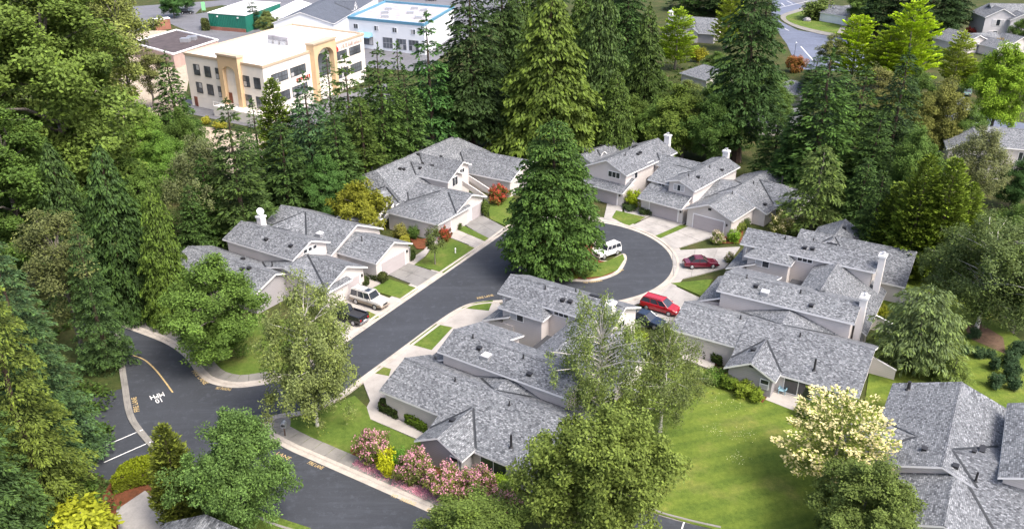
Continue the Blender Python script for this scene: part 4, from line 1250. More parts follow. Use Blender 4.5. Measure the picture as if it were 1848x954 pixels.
def broadleaf(seed, H=11.0, Rr=4.2, base=0.2, ncl=110, rc=1.05, per=150, leaf=0.30, shape='round', flat=0.75, tip=0.5, mat='leaf', flower=0.0, upright=0.0, hang=0.0, inner=0.3, bark='bark_grey', tr=0.22, limb_r=0.07, nlimb=26, lean=0.0, sub=5):
    r = np.random.default_rng(seed)
    cz, hz = H * (base + 1) / 2, H * (1 - base) / 2
    def wshape(z, q):
        if shape == 'ovate': w = 1.0 - 0.45 * max(z, 0) ** 1.2 - 0.15 * max(-z, 0)
        elif shape == 'column': w = 1.0 - 0.6 * max(z, 0) ** 1.5
        else: w = 1.0
        return w * (1 + 0.16 * math.sin(2.3 * q + seed) + 0.10 * math.sin(5.1 * q + 2 * seed + 3 * z))
    C = []
    nprim = max(8, int(ncl / sub))
    prim = []
    while len(prim) < nprim:
        p = r.uniform(-1, 1, 3)
        d = np.linalg.norm(p)
        if d > 1 or d < (0.62 if r.uniform() > inner else 0.1): continue
        if any(np.linalg.norm(p - o) < 0.22 for o in prim) and r.uniform() < (0.9 if sub > 1 else 0.0): continue
        prim.append(p)
    for p in prim:
        k = max(3, int(ncl / nprim * r.uniform(0.6, 1.45))) if sub > 1 else 1
        out_ = p / max(np.linalg.norm(p), 0.2)
        for _ in range(k):
            q3 = p * r.uniform(0.86, 1.0) + r.normal(0, 0.15, 3) * np.array([1, 1, 0.8]) + out_ * r.uniform(-0.12, 0.10)
            z = float(np.clip(q3[2], -1.0, 1.02))
            w = wshape(z, math.atan2(q3[1], q3[0]))
            C.append((q3[0] * Rr * w * 0.92, q3[1] * Rr * w * 0.92, cz + z * hz * 0.92))
    C = np.array(C)
    Ps, Ds, Ss, Ls, Ws, As = [], [], [], [], [], []
    for c in C:
        n = int(per * r.uniform(0.6, 1.35)); rad = rc * r.uniform(0.65, 1.3)
        g = unit(r.normal(0, 1, (n, 3))) * (r.uniform(0, 1, (n, 1)) ** 0.45) * rad
        g[:, 2] *= flat * (1 + upright)
        if hang: g[:, 2] -= hang * r.uniform(0, 1, n) ** 1.5 * 1.4
        P = c[None] + g
        out = unit(P - np.array([0, 0, cz - hz * 0.4])[None])
        N = unit(out * 0.55 + np.array([0, 0, 0.65])[None] + r.normal(0, 0.55, (n, 3)))
        D = unit(np.cross(N, r.normal(0, 1, (n, 3))) + np.array([0, 0, upright * 0.9 - hang * 0.9])[None])
        Sd = unit(np.cross(N, D))
        ed = np.clip(np.linalg.norm(g, axis=1) / rad, 0, 1) ** 2
        clb = r.uniform(0.72, 1.15)
        fl = (r.uniform(0, 1, n) < flower * np.clip(0.25 + g[:, 2] / rad, 0, 1)).astype(float)
        A = np.stack([clb * r.uniform(0.7, 1.25, n), np.clip(tip * ed * r.uniform(0, 1, n) * r.uniform(0.3, 1.2), 0, 1), fl], 1)
        Ps.append(P); Ds.append(D); Ss.append(Sd); Ls.append(leaf * r.uniform(0.7, 1.35, n)); Ws.append(leaf * 0.62 * r.uniform(0.7, 1.3, n)); As.append(A)
    cat = np.concatenate
    P = cat(Ps)
    kr = Rr / np.quantile(np.hypot(P[:, 0], P[:, 1]), 0.985); kz = H / P[:, 2].max()
    P[:, :2] *= kr; P[:, 2] *= kz; C[:, :2] *= kr; C[:, 2] *= kz
    P[:, 2] = np.maximum(P[:, 2], 0.05)
    me = leaf_mesh('crown', P, cat(Ds), cat(Ss), cat(Ls), cat(Ws), cat(As), mat)
    idx = r.permutation(len(C))[:nlimb]
    limbs = []
    for i in idx:
        c = C[i]
        z0 = max(H * base * 0.7, min(c[2] - 0.35 * math.hypot(c[0], c[1]) - 0.4, H * 0.7))
        limbs.append(((lean * z0 / H, 0, z0), tuple(c), limb_r * r.uniform(0.7, 1.4)))
    tm = trunk_mesh(H * 0.86, tr, bark, 8, limbs, seed, lean)
    return me, tm, H, Rr

PROTO = {}
def proto(kind, var):
    key = (kind, var)
    if key in PROTO: return PROTO[key]
    sd = var * 17 + sum(map(ord, kind))
    if kind == 'fir':
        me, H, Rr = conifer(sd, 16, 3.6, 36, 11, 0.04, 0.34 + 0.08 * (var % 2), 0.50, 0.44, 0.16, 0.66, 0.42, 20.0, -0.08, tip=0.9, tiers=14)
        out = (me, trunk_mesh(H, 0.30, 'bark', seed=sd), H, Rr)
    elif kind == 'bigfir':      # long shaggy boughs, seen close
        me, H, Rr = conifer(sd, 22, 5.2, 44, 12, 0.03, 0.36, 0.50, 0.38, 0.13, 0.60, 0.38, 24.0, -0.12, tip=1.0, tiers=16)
        out = (me, trunk_mesh(H, 0.45, 'bark', seed=sd), H, Rr)
    elif kind == 'youngfir':    # open top, spaced whorls
        me, H, Rr = conifer(sd, 13, 2.6, 26, 9, 0.04, 0.42, 0.5, 0.40, 0.15, 0.75, 0.36, 20.0, -0.05, jitter=0.6)
        out = (me, trunk_mesh(H, 0.2, 'bark', seed=sd, top=0.98), H, Rr)
    elif kind == 'cedar':       # drooping dense sprays
        me, H, Rr = conifer(sd, 20, 4.6, 52, 12, 0.03, 0.32, 0.58, 0.42, 0.17, 0.62, 0.40, 22.0, -0.75, hang=0.5, tip=0.9)
        out = (me, trunk_mesh(H, 0.42, 'bark', seed=sd), H, Rr)
    elif kind == 'talltree':    # high crown above bare trunk
        me, H, Rr = conifer(sd, 26, 4.6, 48, 10, 0.14, 0.26, 0.62, 0.50, 0.20, 0.58, 0.44, 19.0, -0.3, tip=0.6, belly=0.25, tiers=17)
        out = (me, trunk_mesh(H, 0.5, 'bark', seed=sd), H, Rr)
    elif kind == 'island':      # broad rounded cone of dense tufts
        me, H, Rr = conifer(sd, 17, 6.0, 48, 19, 0.05, 0.40, 0.42, 0.36, 0.19, 0.50, 0.36, 19.0, -0.15, hang=0.2, tip=0.8, belly=0.5, jitter=0.7, tiers=19)
        out = (me, trunk_mesh(H, 0.45, 'bark', seed=sd), H, Rr)
    elif kind == 'airybirch':
        out = broadleaf(sd, 13, 4.6, 0.16, 210, 0.68, 105, 0.18, 'ovate', 0.8, tip=0.9, hang=0.9, bark='birch', nlimb=80, tr=0.15, limb_r=0.05, inner=0.5)
    elif kind == 'arborvitae':
        me, H, Rr = conifer(sd, 9, 2.0, 46, 15, 0.0, 0.75, 0.35, 0.28, 0.13, 0.5, 0.45, 30.0, 0.35, tip=0.8, belly=0.5)
        out = (me, trunk_mesh(H, 0.16, 'bark', seed=sd, top=0.85), H, Rr)
    elif kind == 'weeping':     # arching boughs with hanging tips
        me, H, Rr = conifer(sd, 9, 4.2, 24, 13, 0.10, 0.62, 0.66, 0.42, 0.12, 0.40, 0.36, 24.0, -0.4, hang=0.2, tip=1.0, belly=0.4, tiers=9)
        out = (me, trunk_mesh(H, 0.25, 'bark_grey', seed=sd), H, Rr)
    elif kind == 'feathery':
        me, H, Rr = conifer(sd, 11, 4.0, 24, 11, 0.05, 0.55, 0.62, 0.46, 0.15, 0.5, 0.36, 20.0, -0.15, tip=0.9, belly=0.3)
        out = (me, trunk_mesh(H, 0.25, 'bark_grey', seed=sd), H, Rr)
    elif kind == 'maple':
        out = broadleaf(sd, 11, 5.2, 0.06, 260, 0.90, 230, 0.22, 'ovate', 0.7, nlimb=20)
    elif kind == 'bigbroad':    # very tall woodland tree with layered masses
        out = broadleaf(sd, 24, 8.0, 0.08, 260, 1.6, 330, 0.34, 'ovate', 0.5, tip=0.7, nlimb=30, tr=0.5, limb_r=0.14, inner=0.35)
    elif kind == 'thinbroad':
        out = broadleaf(sd, 17, 4.2, 0.25, 95, 1.15, 190, 0.26, 'ovate', 0.6, tip=0.8, nlimb=40, tr=0.22, limb_r=0.07)
    elif kind == 'birch':
        out = broadleaf(sd, 13, 4.6, 0.14, 300, 0.70, 130, 0.19, 'ovate', 0.8, tip=0.8, hang=0.7, bark='birch', nlimb=60, tr=0.15, limb_r=0.05, inner=0.5)
    elif kind == 'yellowgreen': # ascending bright spring foliage
        me, H, Rr = conifer(sd, 13, 4.0, 26, 10, 0.06, 1.05, 0.40, 0.32, 0.18, 0.46, 0.26, 42.0, 0.7, tip=0.9, belly=0.5)
        out = (me, trunk_mesh(H, 0.2, 'bark_grey', seed=sd), H, Rr)
    elif kind == 'leafybirch':
        out = broadleaf(sd, 13, 4.6, 0.03, 280, 0.72, 125, 0.19, 'ovate', 0.8, tip=0.9, hang=0.6, bark='birch', nlimb=60, tr=0.13, limb_r=0.04, inner=0.5)
    elif kind == 'round':
        out = broadleaf(sd, 5.0, 3.2, 0.12, 110, 0.62, 130, 0.22, 'round', 0.7, nlimb=16, tr=0.13, limb_r=0.05, sub=2)
    elif kind == 'dogwood':     # spreading tiers tipped with cream blossom
        me, H, Rr = conifer(sd, 6.0, 4.6, 13, 13, 0.18, 0.42, 0.14, 0.24, 0.15, 0.42, 0.24, 36.0, 0.05, tip=0.8, belly=0.4, mat='leaf_cream', flower=0.78)
        out = (me, trunk_mesh(H * 0.9, 0.16, 'bark_grey', seed=sd), H, Rr)
    elif kind == 'bush':
        out = broadleaf(sd, 1.7, 1.1, 0.0, 34, 0.42, 90, 0.17, 'round', 0.8, nlimb=6, tr=0.04, limb_r=0.02, inner=0.6, sub=1)
    elif kind == 'rhodo':
        out = broadleaf(sd, 2.6, 1.9, 0.0, 80, 0.50, 120, 0.17, 'round', 0.8, mat='leaf_pink', flower=0.8, nlimb=8, tr=0.05, limb_r=0.02, inner=0.5, sub=1)
    elif kind == 'palebush':
        out = broadleaf(sd, 1.9, 1.5, 0.0, 50, 0.45, 110, 0.17, 'round', 0.8, mat='leaf_white', flower=0.75, nlimb=6, tr=0.04, limb_r=0.02, inner=0.5, sub=1)
    elif kind == 'creambush':
        out = broadleaf(sd, 2.6, 1.9, 0.0, 60, 0.5, 110, 0.18, 'round', 0.8, mat='leaf_cream', flower=0.8, nlimb=6, tr=0.04, limb_r=0.02, inner=0.5, sub=1)
    elif kind == 'redbush':
        out = broadleaf(sd, 2.2, 2.1, 0.0, 60, 0.5, 110, 0.18, 'round', 0.8, mat='leaf_red', flower=0.85, nlimb=6, tr=0.04, limb_r=0.02, inner=0.5, sub=1)
    elif kind == 'sapling':
        out = broadleaf(sd, 4.0, 1.5, 0.22, 36, 0.5, 60, 0.2, 'ovate', 0.7, nlimb=14, tr=0.06, limb_r=0.025, inner=0.5)
    elif kind == 'orangebush':
        out = broadleaf(sd, 2.2, 2.1, 0.0, 60, 0.5, 110, 0.18, 'round', 0.8, mat='leaf_orange', flower=0.9, nlimb=6, tr=0.04, limb_r=0.02, inner=0.5, sub=1)
    PROTO[key] = out
    return out

TR = random.Random(11)
FOL = 1.5       # how light the leaves are overall
def plant(kind, var, name, cat, label, base, top, width, col, group=None, rz=None, z=0.0, wz=1.0):
    """a tree or shrub whose foot is at photo point base, whose top shows at row `top` and which is `width` photo pixels wide"""
    b = G(base[0], base[1])
    H = max(0.5, height_at(b.y, top))
    rad = 0.5 * width / px_per_m(b.y, H * 0.45)
    cm, tm, H0, R0 = proto(kind, var)
    bx = (base[0] - 924.0) / px_per_m(b.y, H * 0.5)      # base[0] is where the middle of the plant shows
    e = empty(name, (bx, b.y, z), TR.uniform(0, 6.28) if rz is None else rz)
    tag(e, label, cat, group)
    s = (rad / R0, rad / R0 * wz, H / H0)
    t = link('trunk', tm, e, scale=s)
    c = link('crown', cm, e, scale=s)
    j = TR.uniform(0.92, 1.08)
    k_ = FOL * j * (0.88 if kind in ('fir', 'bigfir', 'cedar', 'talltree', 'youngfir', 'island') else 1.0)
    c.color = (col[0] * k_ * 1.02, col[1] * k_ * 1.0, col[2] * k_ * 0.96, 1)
    return e
DK, FIR, SPR, CED, OLV, MAP, BIR, YG, GOL = (0.030, 0.060, 0.018), (0.040, 0.078, 0.022), (0.040, 0.080, 0.040), (0.062, 0.092, 0.022), (0.100, 0.115, 0.035), (0.075, 0.128, 0.028), (0.105, 0.135, 0.050), (0.220, 0.310, 0.020), (0.125, 0.135, 0.018)
WOOD = 'woodland trees around the estate'
T = lambda *a, **k: plant(*a, group=WOOD, **k)
# upper left wood
T('bigbroad', 0, 'broadleaf_tree', 'tree', 'huge leafy tree filling the upper left corner', (100, 430), -80, 350, (0.078, 0.118, 0.026))
T('bigbroad', 1, 'broadleaf_tree', 'tree', 'tall leafy tree at the left edge behind the corner giant', (-20, 330), -60, 260, (0.080, 0.115, 0.028))
T('bigbroad', 0, 'broadleaf_tree', 'tree', 'dark leafy tree below the corner giant at the left edge', (20, 520), 190, 260, (0.050, 0.088, 0.020))
T('bigbroad', 1, 'broadleaf_tree', 'tree', 'leafy tree behind the corner giant near the far lot', (130, 215), -90, 230, (0.105, 0.130, 0.036))
T('thinbroad', 0, 'broadleaf_tree', 'tree', 'thin pale tree with bare stems left of the tar roof', (228, 285), -40, 150, (0.125, 0.150, 0.045))
T('thinbroad', 1, 'broadleaf_tree', 'tree', 'slim yellowish tree between the corner giant and the far lot', (175, 260), -70, 170, (0.120, 0.142, 0.040))
T('fir', 0, 'fir_tree', 'tree', 'fir standing alone left of the cream office wall', (312, 262), 92, 88, FIR)
T('maple', 0, 'broadleaf_tree', 'tree', 'bright green bushy tree below the lone fir', (262, 330), 178, 110, (0.095, 0.165, 0.030))
T('maple', 1, 'broadleaf_tree', 'tree', 'fresh green tree in front of the gravel slope', (300, 360), 232, 100, (0.085, 0.160, 0.030))
T('birch', 0, 'birch_tree', 'tree', 'greyish half bare birch in front of the gravel slope', (362, 440), 240, 140, (0.095, 0.115, 0.055))
T('cedar', 0, 'cedar_tree', 'tree', 'dark broad cedar above the bend of the lower road', (210, 560), 255, 165, (0.038, 0.072, 0.024))
T('cedar', 1, 'cedar_tree', 'tree', 'narrow yellow green cedar beside the broad dark cedar', (292, 580), 322, 110, (0.070, 0.112, 0.026))
T('fir', 1, 'fir_tree', 'tree', 'tall fir with a thin tip behind the satellite dish', (428, 450), 178, 135, (0.042, 0.070, 0.024))
T('fir', 2, 'fir_tree', 'tree', 'dark fir left of the fir behind the satellite dish', (375, 455), 280, 90, DK)
T('youngfir', 0, 'fir_tree', 'tree', 'slender fir tip rising before the office terrace', (462, 300), 178, 60, FIR)
T('arborvitae', 0, 'cypress_tree', 'tree', 'rounded light cypress in front of the office corner', (500, 330), 142, 72, (0.085, 0.125, 0.024))
T('fir', 0, 'fir_tree', 'tree', 'broad fir in front of the red office lettering', (560, 370), 128, 120, SPR)
T('fir', 2, 'fir_tree', 'tree', 'fir with hanging boughs left of the golden round tree', (515, 400), 215, 130, (0.036, 0.066, 0.022))
T('youngfir', 1, 'fir_tree', 'tree', 'narrow fir before the ochre office portal', (598, 300), 92, 72, FIR)
T('fir', 1, 'fir_tree', 'tree', 'mid green fir below the office emblem sign', (632, 345), 98, 112, (0.048, 0.084, 0.024))
T('maple', 2, 'broadleaf_tree', 'tree', 'bright leafy understory tree above the golden round tree', (590, 400), 275, 100, (0.055, 0.115, 0.030))
T('fir', 0, 'fir_tree', 'tree', 'fir right of the office corner below the awning', (690, 335), 78, 118, (0.044, 0.080, 0.022))
T('fir', 2, 'fir_tree', 'tree', 'dense fir above the left roof of the stair block', (655, 360), 170, 110, (0.052, 0.082, 0.022))
T('fir', 1, 'fir_tree', 'tree', 'upright green fir in front of the white commercial building', (775, 300), 22, 120, (0.040, 0.092, 0.030))
T('youngfir', 0, 'fir_tree', 'tree', 'short fir between the office and the white building', (722, 290), 75, 74, FIR)
T('talltree', 0, 'fir_tree', 'tree', 'very dark tall fir right of the white commercial building', (850, 285), -50, 150, (0.028, 0.050, 0.018))
T('talltree', 1, 'fir_tree', 'tree', 'dark tall fir touching the top edge left of the cedars', (905, 240), -90, 120, (0.032, 0.056, 0.018))
T('maple', 0, 'broadleaf_tree', 'tree', 'deep green bush tree below the very dark fir', (830, 270), 130, 120, (0.052, 0.105, 0.024))
T('cedar', 0, 'cedar_tree', 'tree', 'massive yellow green cedar behind the island tree', (992, 300), -30, 235, (0.066, 0.098, 0.022))
T('cedar', 1, 'cedar_tree', 'tree', 'grey green cedar right of the massive cedar', (1082, 275), -60, 150, (0.048, 0.080, 0.028))
T('cedar', 0, 'cedar_tree', 'tree', 'slim dark cedar left of the bright green far trees', (1165, 250), 5, 118, (0.046, 0.076, 0.022))
T('talltree', 0, 'fir_tree', 'tree', 'shaded fir behind the two cedars at the top edge', (1130, 180), -60, 110, DK)
T('cedar', 1, 'cedar_tree', 'tree', 'cedar at the top edge between dark fir and massive cedar', (935, 215), -50, 120, (0.055, 0.090, 0.024))
T('round', 0, 'broadleaf_tree', 'tree', 'rounded golden green tree behind the stair block roof', (855, 262), 208, 72, (0.115, 0.130, 0.030))
T('maple', 1, 'broadleaf_tree', 'tree', 'light green tree behind the chimneys of the garage block', (1235, 285), 150, 165, (0.088, 0.130, 0.026))
T('maple', 2, 'broadleaf_tree', 'tree', 'darker green tree behind the second chimney', (1285, 300), 165, 110, (0.058, 0.105, 0.026))
T('maple', 0, 'broadleaf_tree', 'tree', 'leafy tree just behind the first white chimney', (1140, 275), 165, 90, (0.070, 0.108, 0.024))
T('yellowgreen', 0, 'broadleaf_tree', 'tree', 'bright yellow green tree before the far white chimney', (1222, 125), 18, 78, (0.150, 0.220, 0.022))
T('yellowgreen', 1, 'broadleaf_tree', 'tree', 'wispy yellow green tree behind the tall fir', (1316, 90), -14, 66, (0.165, 0.210, 0.030))
T('talltree', 1, 'fir_tree', 'tree', 'tallest fir with a bare red trunk right of the far roofs', (1350, 292), -95, 150, (0.034, 0.066, 0.022))
T('maple', 1, 'broadleaf_tree', 'tree', 'hazy olive tree below the hipped far roof', (1240, 215), 142, 95, (0.090, 0.115, 0.035))
# upper right wood
T('fir', 0, 'fir_tree', 'tree', 'large fir in the middle of the right hand wood', (1482, 360), 88, 175, (0.038, 0.074, 0.022))
T('fir', 1, 'fir_tree', 'tree', 'fir right of the large fir with fresh tips', (1545, 345), 118, 130, (0.046, 0.084, 0.024))
T('fir', 2, 'fir_tree', 'tree', 'blackish fir with a pointed top in the right hand wood', (1615, 350), 88, 128, (0.030, 0.054, 0.022))
T('fir', 1, 'fir_tree', 'tree', 'fir below the orange shrub of the far street', (1436, 355), 182, 100, (0.034, 0.068, 0.022))
T('yellowgreen', 1, 'broadleaf_tree', 'tree', 'vivid yellow green tree below the traffic island', (1545, 150), 28, 92, YG)
T('yellowgreen', 0, 'broadleaf_tree', 'tree', 'tallest vivid yellow green tree left of the low roofs', (1640, 165), 5, 110, YG)
T('yellowgreen', 1, 'broadleaf_tree', 'tree', 'yellow green tree between the two vivid ones', (1600, 165), 55, 90, (0.170, 0.235, 0.025))
T('yellowgreen', 0, 'broadleaf_tree', 'tree', 'thin yellow green tree in front of the low roofs', (1728, 160), 60, 66, (0.170, 0.215, 0.035))
T('maple', 2, 'broadleaf_tree', 'tree', 'broad bright green street tree at the right edge', (1806, 242), 72, 132, (0.140, 0.225, 0.022))
T('maple', 0, 'broadleaf_tree', 'tree', 'tan olive tree below the thin yellow green tree', (1692, 290), 132, 110, (0.120, 0.130, 0.036))
T('thinbroad', 0, 'broadleaf_tree', 'tree', 'thin olive tree between the vivid trees', (1580, 250), 120, 100, (0.120, 0.125, 0.045))
for i, (x, y, t, w) in enumerate(((1590, 75, -60, 80), (1640, 80, -70, 90), (1700, 70, -60, 95), (1728, 62, -60, 66))):
    T('talltree', i % 2, 'fir_tree', 'tree', ('first', 'second', 'third', 'last')[i] + ' dark fir from the left in the row behind the vivid trees', (x, y), t, w, (0.024, 0.045, 0.018))
T('fir', 0, 'fir_tree', 'tree', 'dark fir at the top edge between the chimney roof and the tall fir', (1262, 20), -70, 110, DK)
T('feathery', 0, 'conifer_tree', 'tree', 'light feathery conifer above the right hand block', (1476, 420), 262, 128, (0.062, 0.092, 0.030))
for i, (x, y, t, w) in enumerate(((1612, 480, 330, 80), (1655, 500, 280, 92), (1702, 505, 285, 92), (1738, 500, 330, 74))):
    T('arborvitae', i % 2, 'cypress_tree', 'tree', ('short leftmost', 'tall left', 'tall right', 'narrow rightmost')[i] + ' cypress of the dense dark clump beside the right hand block', (x, y), t, w, (0.088, 0.128, 0.020))
T('birch', 1, 'birch_tree', 'tree', 'drooping dark birch right of the cypress clump', (1790, 600), 370, 215, (0.070, 0.098, 0.036))
T('birch', 0, 'birch_tree', 'tree', 'thin birch in front of the house at the right edge', (1762, 375), 225, 130, (0.110, 0.125, 0.060))
T('maple', 1, 'broadleaf_tree', 'tree', 'dark round tree at the right edge below the house', (1835, 375), 282, 80, (0.034, 0.072, 0.022))
T('weeping', 0, 'cedar_tree', 'tree', 'weeping blue green cedar on the lawn right of the block', (1663, 662), 514, 172, (0.080, 0.112, 0.050))
T('maple', 2, 'broadleaf_tree', 'tree', 'shadowy tree at the right edge above the clipped shrubs', (1850, 600), 440, 120, (0.055, 0.085, 0.030))
T('fir', 2, 'fir_tree', 'tree', 'shaded fir between the cypress clump and the wood', (1580, 470), 300, 90, (0.036, 0.064, 0.020))
# left foreground firs
T('bigfir', 0, 'fir_tree', 'tree', 'big blue green fir beside the bend of the lower road', (44, 830), 424, 195, (0.046, 0.085, 0.040))
T('bigfir', 1, 'fir_tree', 'tree', 'big yellow green fir in the left foreground', (14, 915), 430, 195, (0.082, 0.112, 0.028))
T('bigfir', 0, 'fir_tree', 'tree', 'dark fir cut by the left edge in the foreground', (-60, 1000), 600, 220, (0.042, 0.075, 0.028))
T('bigfir', 1, 'fir_tree', 'tree', 'grey green fir behind the foreground firs at the left edge', (-10, 760), 350, 200, (0.060, 0.085, 0.040))
T('thinbroad', 1, 'broadleaf_tree', 'tree', 'greyish olive tree between the broad cedar and the foreground firs', (118, 640), 375, 150, (0.085, 0.100, 0.040))
T('bigfir', 0, 'fir_tree', 'tree', 'dark fir behind the bend of the lower road', (165, 660), 400, 105, (0.036, 0.066, 0.026))
T('cedar', 1, 'cedar_tree', 'tree', 'shaded cedar between the corner giant and the broad cedar', (120, 540), 250, 150, (0.036, 0.064, 0.022))
# fillers of the wood
FL = ((350, 470, 330, 80, 'fir', 'small dark fir left of the dish block'), (330, 330, 190, 90, 'maple', 'bushy tree right of the lone fir'), (455, 400, 235, 110, 'fir', 'fir directly right of the fir behind the dish'),
      (545, 330, 180, 100, 'fir', 'fir second right of the rounded cypress'), (610, 385, 200, 120, 'fir', 'full fir left of the stair block roof'), (670, 300, 120, 110, 'fir', 'fir between the emblem sign and the awning'),
      (735, 320, 120, 110, 'fir', 'wide fir behind the rear wing of the stair block'), (800, 270, 110, 110, 'maple', 'leafy tree right of the upright green fir'), (880, 262, 120, 110, 'maple', 'leafy tree behind the stair block ridge'),
      (1040, 270, 60, 130, 'cedar', 'cedar filling the gap between the two large cedars'), (945, 285, 130, 110, 'cedar', 'lower cedar left of the island tree'), (1110, 300, 120, 100, 'cedar', 'lower cedar left of the first white chimney'),
      (1190, 285, 170, 90, 'maple', 'leafy tree between the two white chimneys'), (1305, 240, 120, 100, 'maple', 'leafy tree left of the tallest fir'), (1400, 330, 190, 90, 'fir', 'fir right of the bare red trunk'),
      (1380, 200, 110, 80, 'maple', 'leafy tree below the far street kerb'), (1520, 250, 130, 110, 'fir', 'fir behind the large fir of the right hand wood'), (1575, 380, 200, 110, 'fir', 'full fir below the half bare tree'),
      (1650, 400, 215, 110, 'maple', 'leafy tree right of the blackish fir'), (1655, 250, 120, 90, 'maple', 'bright leafy tree left of the tan olive tree'), (1555, 430, 280, 100, 'fir', 'fir left of the cypress clump'),
      (1745, 290, 190, 80, 'maple', 'leafy tree beside the right edge street'), (1120, 120, -40, 90, 'talltree', 'dark fir beside the far chimney roof'), (1060, 150, -60, 120, 'cedar', 'far cedar behind the massive cedar'),
      (980, 120, -70, 120, 'talltree', 'far dark fir behind the massive cedar'), (1320, 30, -70, 100, 'talltree', 'dark fir behind the wispy tree'),
      (1500, 150, 60, 60, 'thinbroad', 'thin tree below the far street bend'), (1385, 60, -40, 60, 'fir', 'dark fir touching the far street'), (1855, 90, 20, 60, 'maple', 'tree cut by the right edge beside the grey house'),
      (1756, 165, 112, 50, 'yellowgreen', 'small yellow green tree left of the street tree'), (1560, 50, -30, 70, 'maple', 'tree right of the far white walled house'), (1850, 480, 360, 110, 'maple', 'hazy tree at the right edge beside the drooping birch'),
      (1720, 560, 400, 110, 'birch', 'dark birch left of the drooping birch'), (270, 200, 90, 80, 'thinbroad', 'half bare tree left of the lone fir'), (235, 430, 270, 120, 'maple', 'bright tree between corner giant and broad cedar'), (1296, 140, 92, 66, 'maple', 'leafy tree right of the yellow shrub by the far roofs'), (1405, 240, 150, 80, 'maple', 'leafy tree before the far wall window'), (1470, 190, 100, 80, 'fir', 'fir tip beside the far street end'), (1690, 120, 80, 50, 'maple', 'leafy tree left of the low grey roofs'), (1600, 330, 190, 110, 'maple', 'leafy tree behind the blackish fir'), (1180, 195, 130, 76, 'maple', 'leafy tree between slim cedar and far roofs'))
for i, (x, y, t, w, k, lb) in enumerate(FL):
    c = {'fir': (0.040, 0.074, 0.024), 'maple': (0.066, 0.112, 0.026), 'cedar': (0.052, 0.084, 0.022), 'talltree': (0.028, 0.050, 0.018), 'thinbroad': (0.110, 0.125, 0.045), 'yellowgreen': (0.165, 0.225, 0.025), 'birch': (0.070, 0.098, 0.036)}[k]
    T(k, i % 2, {'maple': 'broadleaf_tree', 'thinbroad': 'broadleaf_tree', 'yellowgreen': 'broadleaf_tree', 'cedar': 'cedar_tree', 'birch': 'birch_tree'}.get(k, 'fir_tree'), 'tree', lb, (x, y), t, w, c)
# street trees
S_ = lambda *a, **k: plant(*a, group='street trees between the houses', **k)
S_('maple', 1, 'maple_tree', 'tree', 'full maple on the verge above the road bend', (385, 650), 462, 200, MAP)
S_('leafybirch', 2, 'birch_tree', 'tree', 'loose pale birch at the corner of the cul-de-sac', (556, 770), 482, 200, (0.120, 0.150, 0.055))
S_('maple', 2, 'maple_tree', 'tree', 'large dark maple at the bottom edge beside the lower road', (428, 962), 734, 205, (0.070, 0.122, 0.034))
S_('maple', 0, 'maple_tree', 'tree', 'largest maple in the centre foreground before the townhouse', (1080, 1005), 712, 290, (0.090, 0.122, 0.028))
S_('airybirch', 0, 'birch_tree', 'tree', 'white limbed birch rising over the foreground block', (1082, 790), 528, 190, (0.100, 0.135, 0.045))
S_('airybirch', 1, 'birch_tree', 'tree', 'spreading birch leaning over the edge of the lawn', (1200, 780), 575, 180, (0.095, 0.125, 0.045))
S_('maple', 1, 'maple_tree', 'tree', 'tree top cut by the bottom edge left of the centre maple', (858, 1035), 902, 230, (0.085, 0.125, 0.030))
S_('maple', 2, 'maple_tree', 'tree', 'tree in front of the slate roof at the bottom right', (1558, 1010), 834, 235, (0.080, 0.112, 0.030))
S_('dogwood', 0, 'dogwood_tree', 'tree', 'cream flowering dogwood at the edge of the big lawn', (1512, 880), 728, 225, (0.110, 0.140, 0.030))
S_('island', 0, 'conifer_tree', 'tree', 'dense dark conifer on the round island', (998, 490), 212, 186, (0.046, 0.088, 0.024))
S_('round', 1, 'broadleaf_tree', 'tree', 'golden rounded tree between the two left hand blocks', (646, 428), 330, 118, GOL)
S_('sapling', 0, 'young_tree', 'tree', 'young tree on the grass square before the stair block', (784, 478), 412, 46, (0.070, 0.095, 0.030))
S_('arborvitae', 1, 'cypress_tree', 'tree', 'olive cypress beside the dark maple at the bottom', (312, 945), 766, 88, (0.078, 0.098, 0.020))
# ---------------------------------------------------------------- shrubs and hedges
SHR = 'shrubs in the planting beds'
def B_(kind, var, name, label, base, top, width, col, group=SHR, **k):
    return plant(kind, var, name, 'tree' if name.endswith('tree') else 'shrub', label, base, top, width, col, group, **k)
rh = (0.095, 0.115, 0.030)
B_('rhodo', 0, 'rhododendron', 'pink rhododendron farthest up the sidewalk row', (672, 832), 772, 68, rh)
B_('rhodo', 1, 'rhododendron', 'pink rhododendron right of the lime shrubs', (748, 870), 808, 72, rh)
B_('rhodo', 0, 'rhododendron', 'large pink rhododendron below the grey gable', (808, 895), 832, 80, (0.10, 0.11, 0.03))
B_('rhodo', 1, 'rhododendron', 'pink rhododendron below the dark sliding door', (862, 905), 842, 72, (0.11, 0.12, 0.03))
B_('rhodo', 0, 'rhododendron', 'lowest pink rhododendron beside the foreground maple', (905, 938), 878, 76, rh)
B_('bush', 0, 'shrub', 'lime yellow shrub between the pink rhododendrons', (698, 856), 808, 44, (0.24, 0.26, 0.012))
B_('bush', 1, 'shrub', 'deep green shrub behind the lime yellow one', (716, 852), 806, 40, (0.06, 0.15, 0.02))
B_('bush', 0, 'shrub', 'low green shrub under the eave next to the maple', (905, 885), 862, 60, (0.12, 0.19, 0.02))
B_('redbush', 0, 'azalea', 'orange red azalea between the garages of the stair block', (897, 368), 330, 48, (0.09, 0.08, 0.02))
B_('bush', 1, 'shrub', 'round green shrub left of the red azalea', (874, 388), 356, 24, (0.06, 0.09, 0.02))
